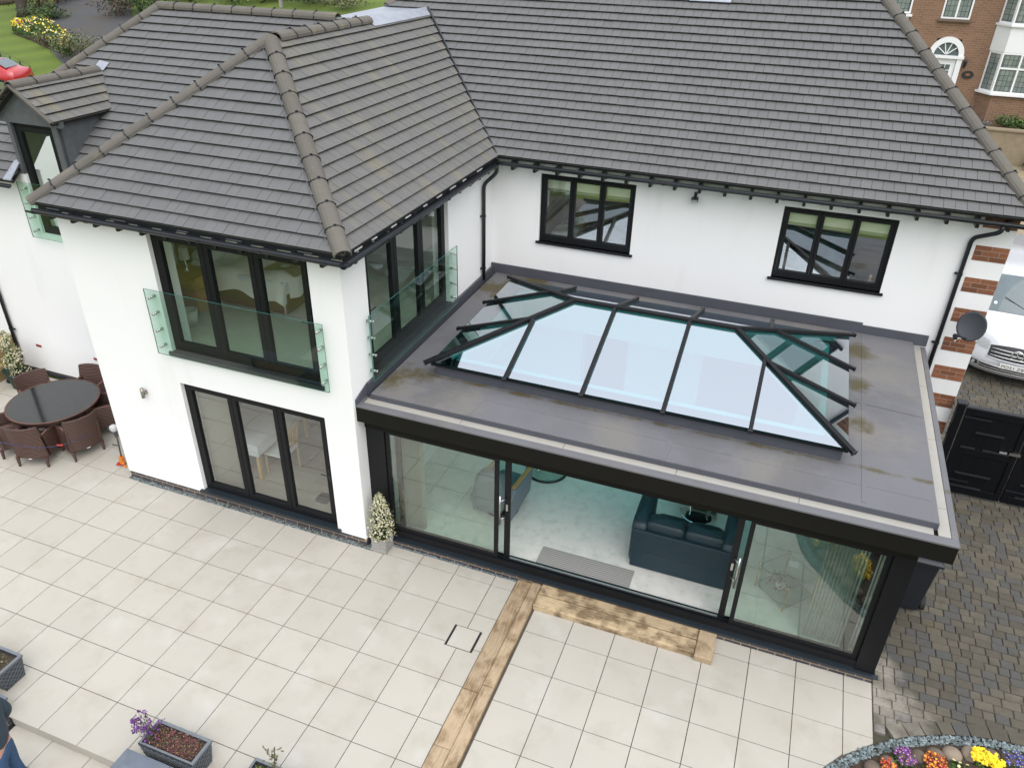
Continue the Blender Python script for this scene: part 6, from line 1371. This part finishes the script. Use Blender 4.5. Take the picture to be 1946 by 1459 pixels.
for _ in range(2600):
    u = rnd.uniform(26, 138); lo = 66 + (u - 26) * .40; hi = 50 + abs(u - 70) * .12 if u < 100 else 50 + (u - 100) * .9; v = rnd.uniform(min(hi, lo), lo); p = V(gp(u, v)); fo.leaf(p + V((0, 0, rnd.uniform(.05, .45))), rnd.uniform(.12, .25), (rnd.gauss(0, 1), rnd.gauss(0, 1), .3), .3)
    if rnd.random() < .05:
        k = rnd.random(); tgt = fc if k < .5 else fy if k < .9 else fpk
        for _k in range(3): tgt.leaf(p + V((rnd.gauss(0, .06), rnd.gauss(0, .06), .46 + rnd.uniform(0, .12))), .10, None, .9)
clump('daffodil_bed', 'drift of cream and yellow daffodils in the bed on the lawn', 'flowers', [('foliage', 'leaf_green', fo), ('yellow_blossoms', 'petal_yellow', fy), ('cream_blossoms', 'petal_cream', fc), ('pink_blossoms', 'petal_pink', fpk)], gp(75, 75))
def gshrub(lb, u, v, r, h, n, mat, size=.16, **k): return shrub('garden_shrub', lb, gp(u, v), (r, r), h, n, size, mat, **k)
gshrub('teal leaved clump behind the daffodils', 85, 40, 1.3, .9, 700, 'leaf_dark'); gshrub('small brown shrub in front of the daffodils', 94, 88, .8, .8, 400, 'twiggy', .10); gshrub('pale grey green rounded shrub by the lane', 152, 108, 1.5, 1.3, 1300, 'leaf_olive', .12); gshrub('olive shrub with yellow flecks at the end of the bed', 125, 102, 1.0, 1.0, 600, 'leaf_green', .12, extra='petal_yellow', en=40, es=.1)
gshrub('brown twiggy shrub left of the lane', 75, 14, 2.0, 1.6, 900, 'twiggy', .14); gshrub('dark shrub between lawn and lane', 108, 8, 1.8, 2.2, 1200, 'leaf_dark'); gshrub('dark green shrub right of the lane behind the hip', 268, 22, 2.2, 2.4, 1700, 'leaf_dark'); gshrub('mid green shrub behind the left roof ridge', 300, 12, 2.4, 2.4, 1500, 'leaf_green'); gshrub('brown stemmed shrub right of the lane', 235, 30, 1.6, 1.3, 800, 'twiggy', .13)
gshrub('bright green shrub behind the left ridge', 360, 4, 2.2, 1.8, 1300, 'leaf_bright'); gshrub('leafy green shrub behind the left ridge, further right', 440, 6, 2.2, 1.7, 1300, 'leaf_green'); gshrub('yellowish shrub beside the pale post', 495, 6, 1.8, 1.5, 1000, 'leaf_bright'); gshrub('dark brown hedge behind the end of the left ridge', 600, 6, 2.8, 1.8, 1700, 'leaf_dark'); gshrub('olive hedge end beside the far lawn', 650, 16, 2.0, 1.0, 900, 'leaf_olive')
c = V(gp(535, 14)); t = thing('post', 'pale timber post behind the left roof ridge', 'post', c); part('shaft', MB().box(c.x - .09, c.x + .09, c.y - .09, c.y + .09, c.z - .1, c.z + 1.6), 'pot_wood', t); part('cap', MB().box(c.x - .12, c.x + .12, c.y - .12, c.y + .12, c.z + 1.6, c.z + 1.66), 'pot_wood', t)
c = V(gp(45, 30)); t = thing('tree', 'dark tree trunk rising from the lawn at the top left', 'tree', c)
part('trunk', MB().tube([c + V((0, 0, -.1)), c + V((0, 0, .3)), c + V((.05, 0, 3)), c + V((0, .1, 6))], [.45, .30, .25, .18], 12), 'bark', t, True)
cr = MB()
for _ in range(1600):
    d = V((rnd.gauss(0, 1), rnd.gauss(0, 1), rnd.gauss(0, 1))).normalized() * rnd.uniform(.6, 1.1); cr.leaf(c + V((0, 0, 8.5)) + V((d.x * 3.2, d.y * 3.2, d.z * 2.6)), .3)
for k in range(5): a = k * 1.25; part('limb', MB().tube([c + V((0, 0, 5.2)), c + V((1.0 * math.cos(a), 1.0 * math.sin(a), 7)), c + V((2.2 * math.cos(a), 2.2 * math.sin(a), 8.8))], [.14, .08, .03], 7), 'bark', t)
part('crown', cr, 'leaf_green', t)
c = V(gp(8, 6)); m = MB(); m.ball(c + UZ * .15, .9, .6, .35, 12); part('boulder', m, 'stone_brown', None, True, label='grey boulder on the lawn in the far top left corner', cat='rock')
fx = MB(); t = thing('wire_fence', 'thin iron fence between the red car and the lawn', 'fence', gp(25, 128)); fpts = [V(gp(u, v)) for u, v in ((-20, 105), (3, 113), (22, 121), (41, 130), (60, 140))]
for p in fpts: part('post', MB().box(p.x - .02, p.x + .02, p.y - .02, p.y + .02, p.z - .1, p.z + .36), 'car_trim', t)
for h_ in (.2, .42): part('wire', MB().tube([p + UZ * h_ for p in fpts], .010, 5), 'car_trim', t)
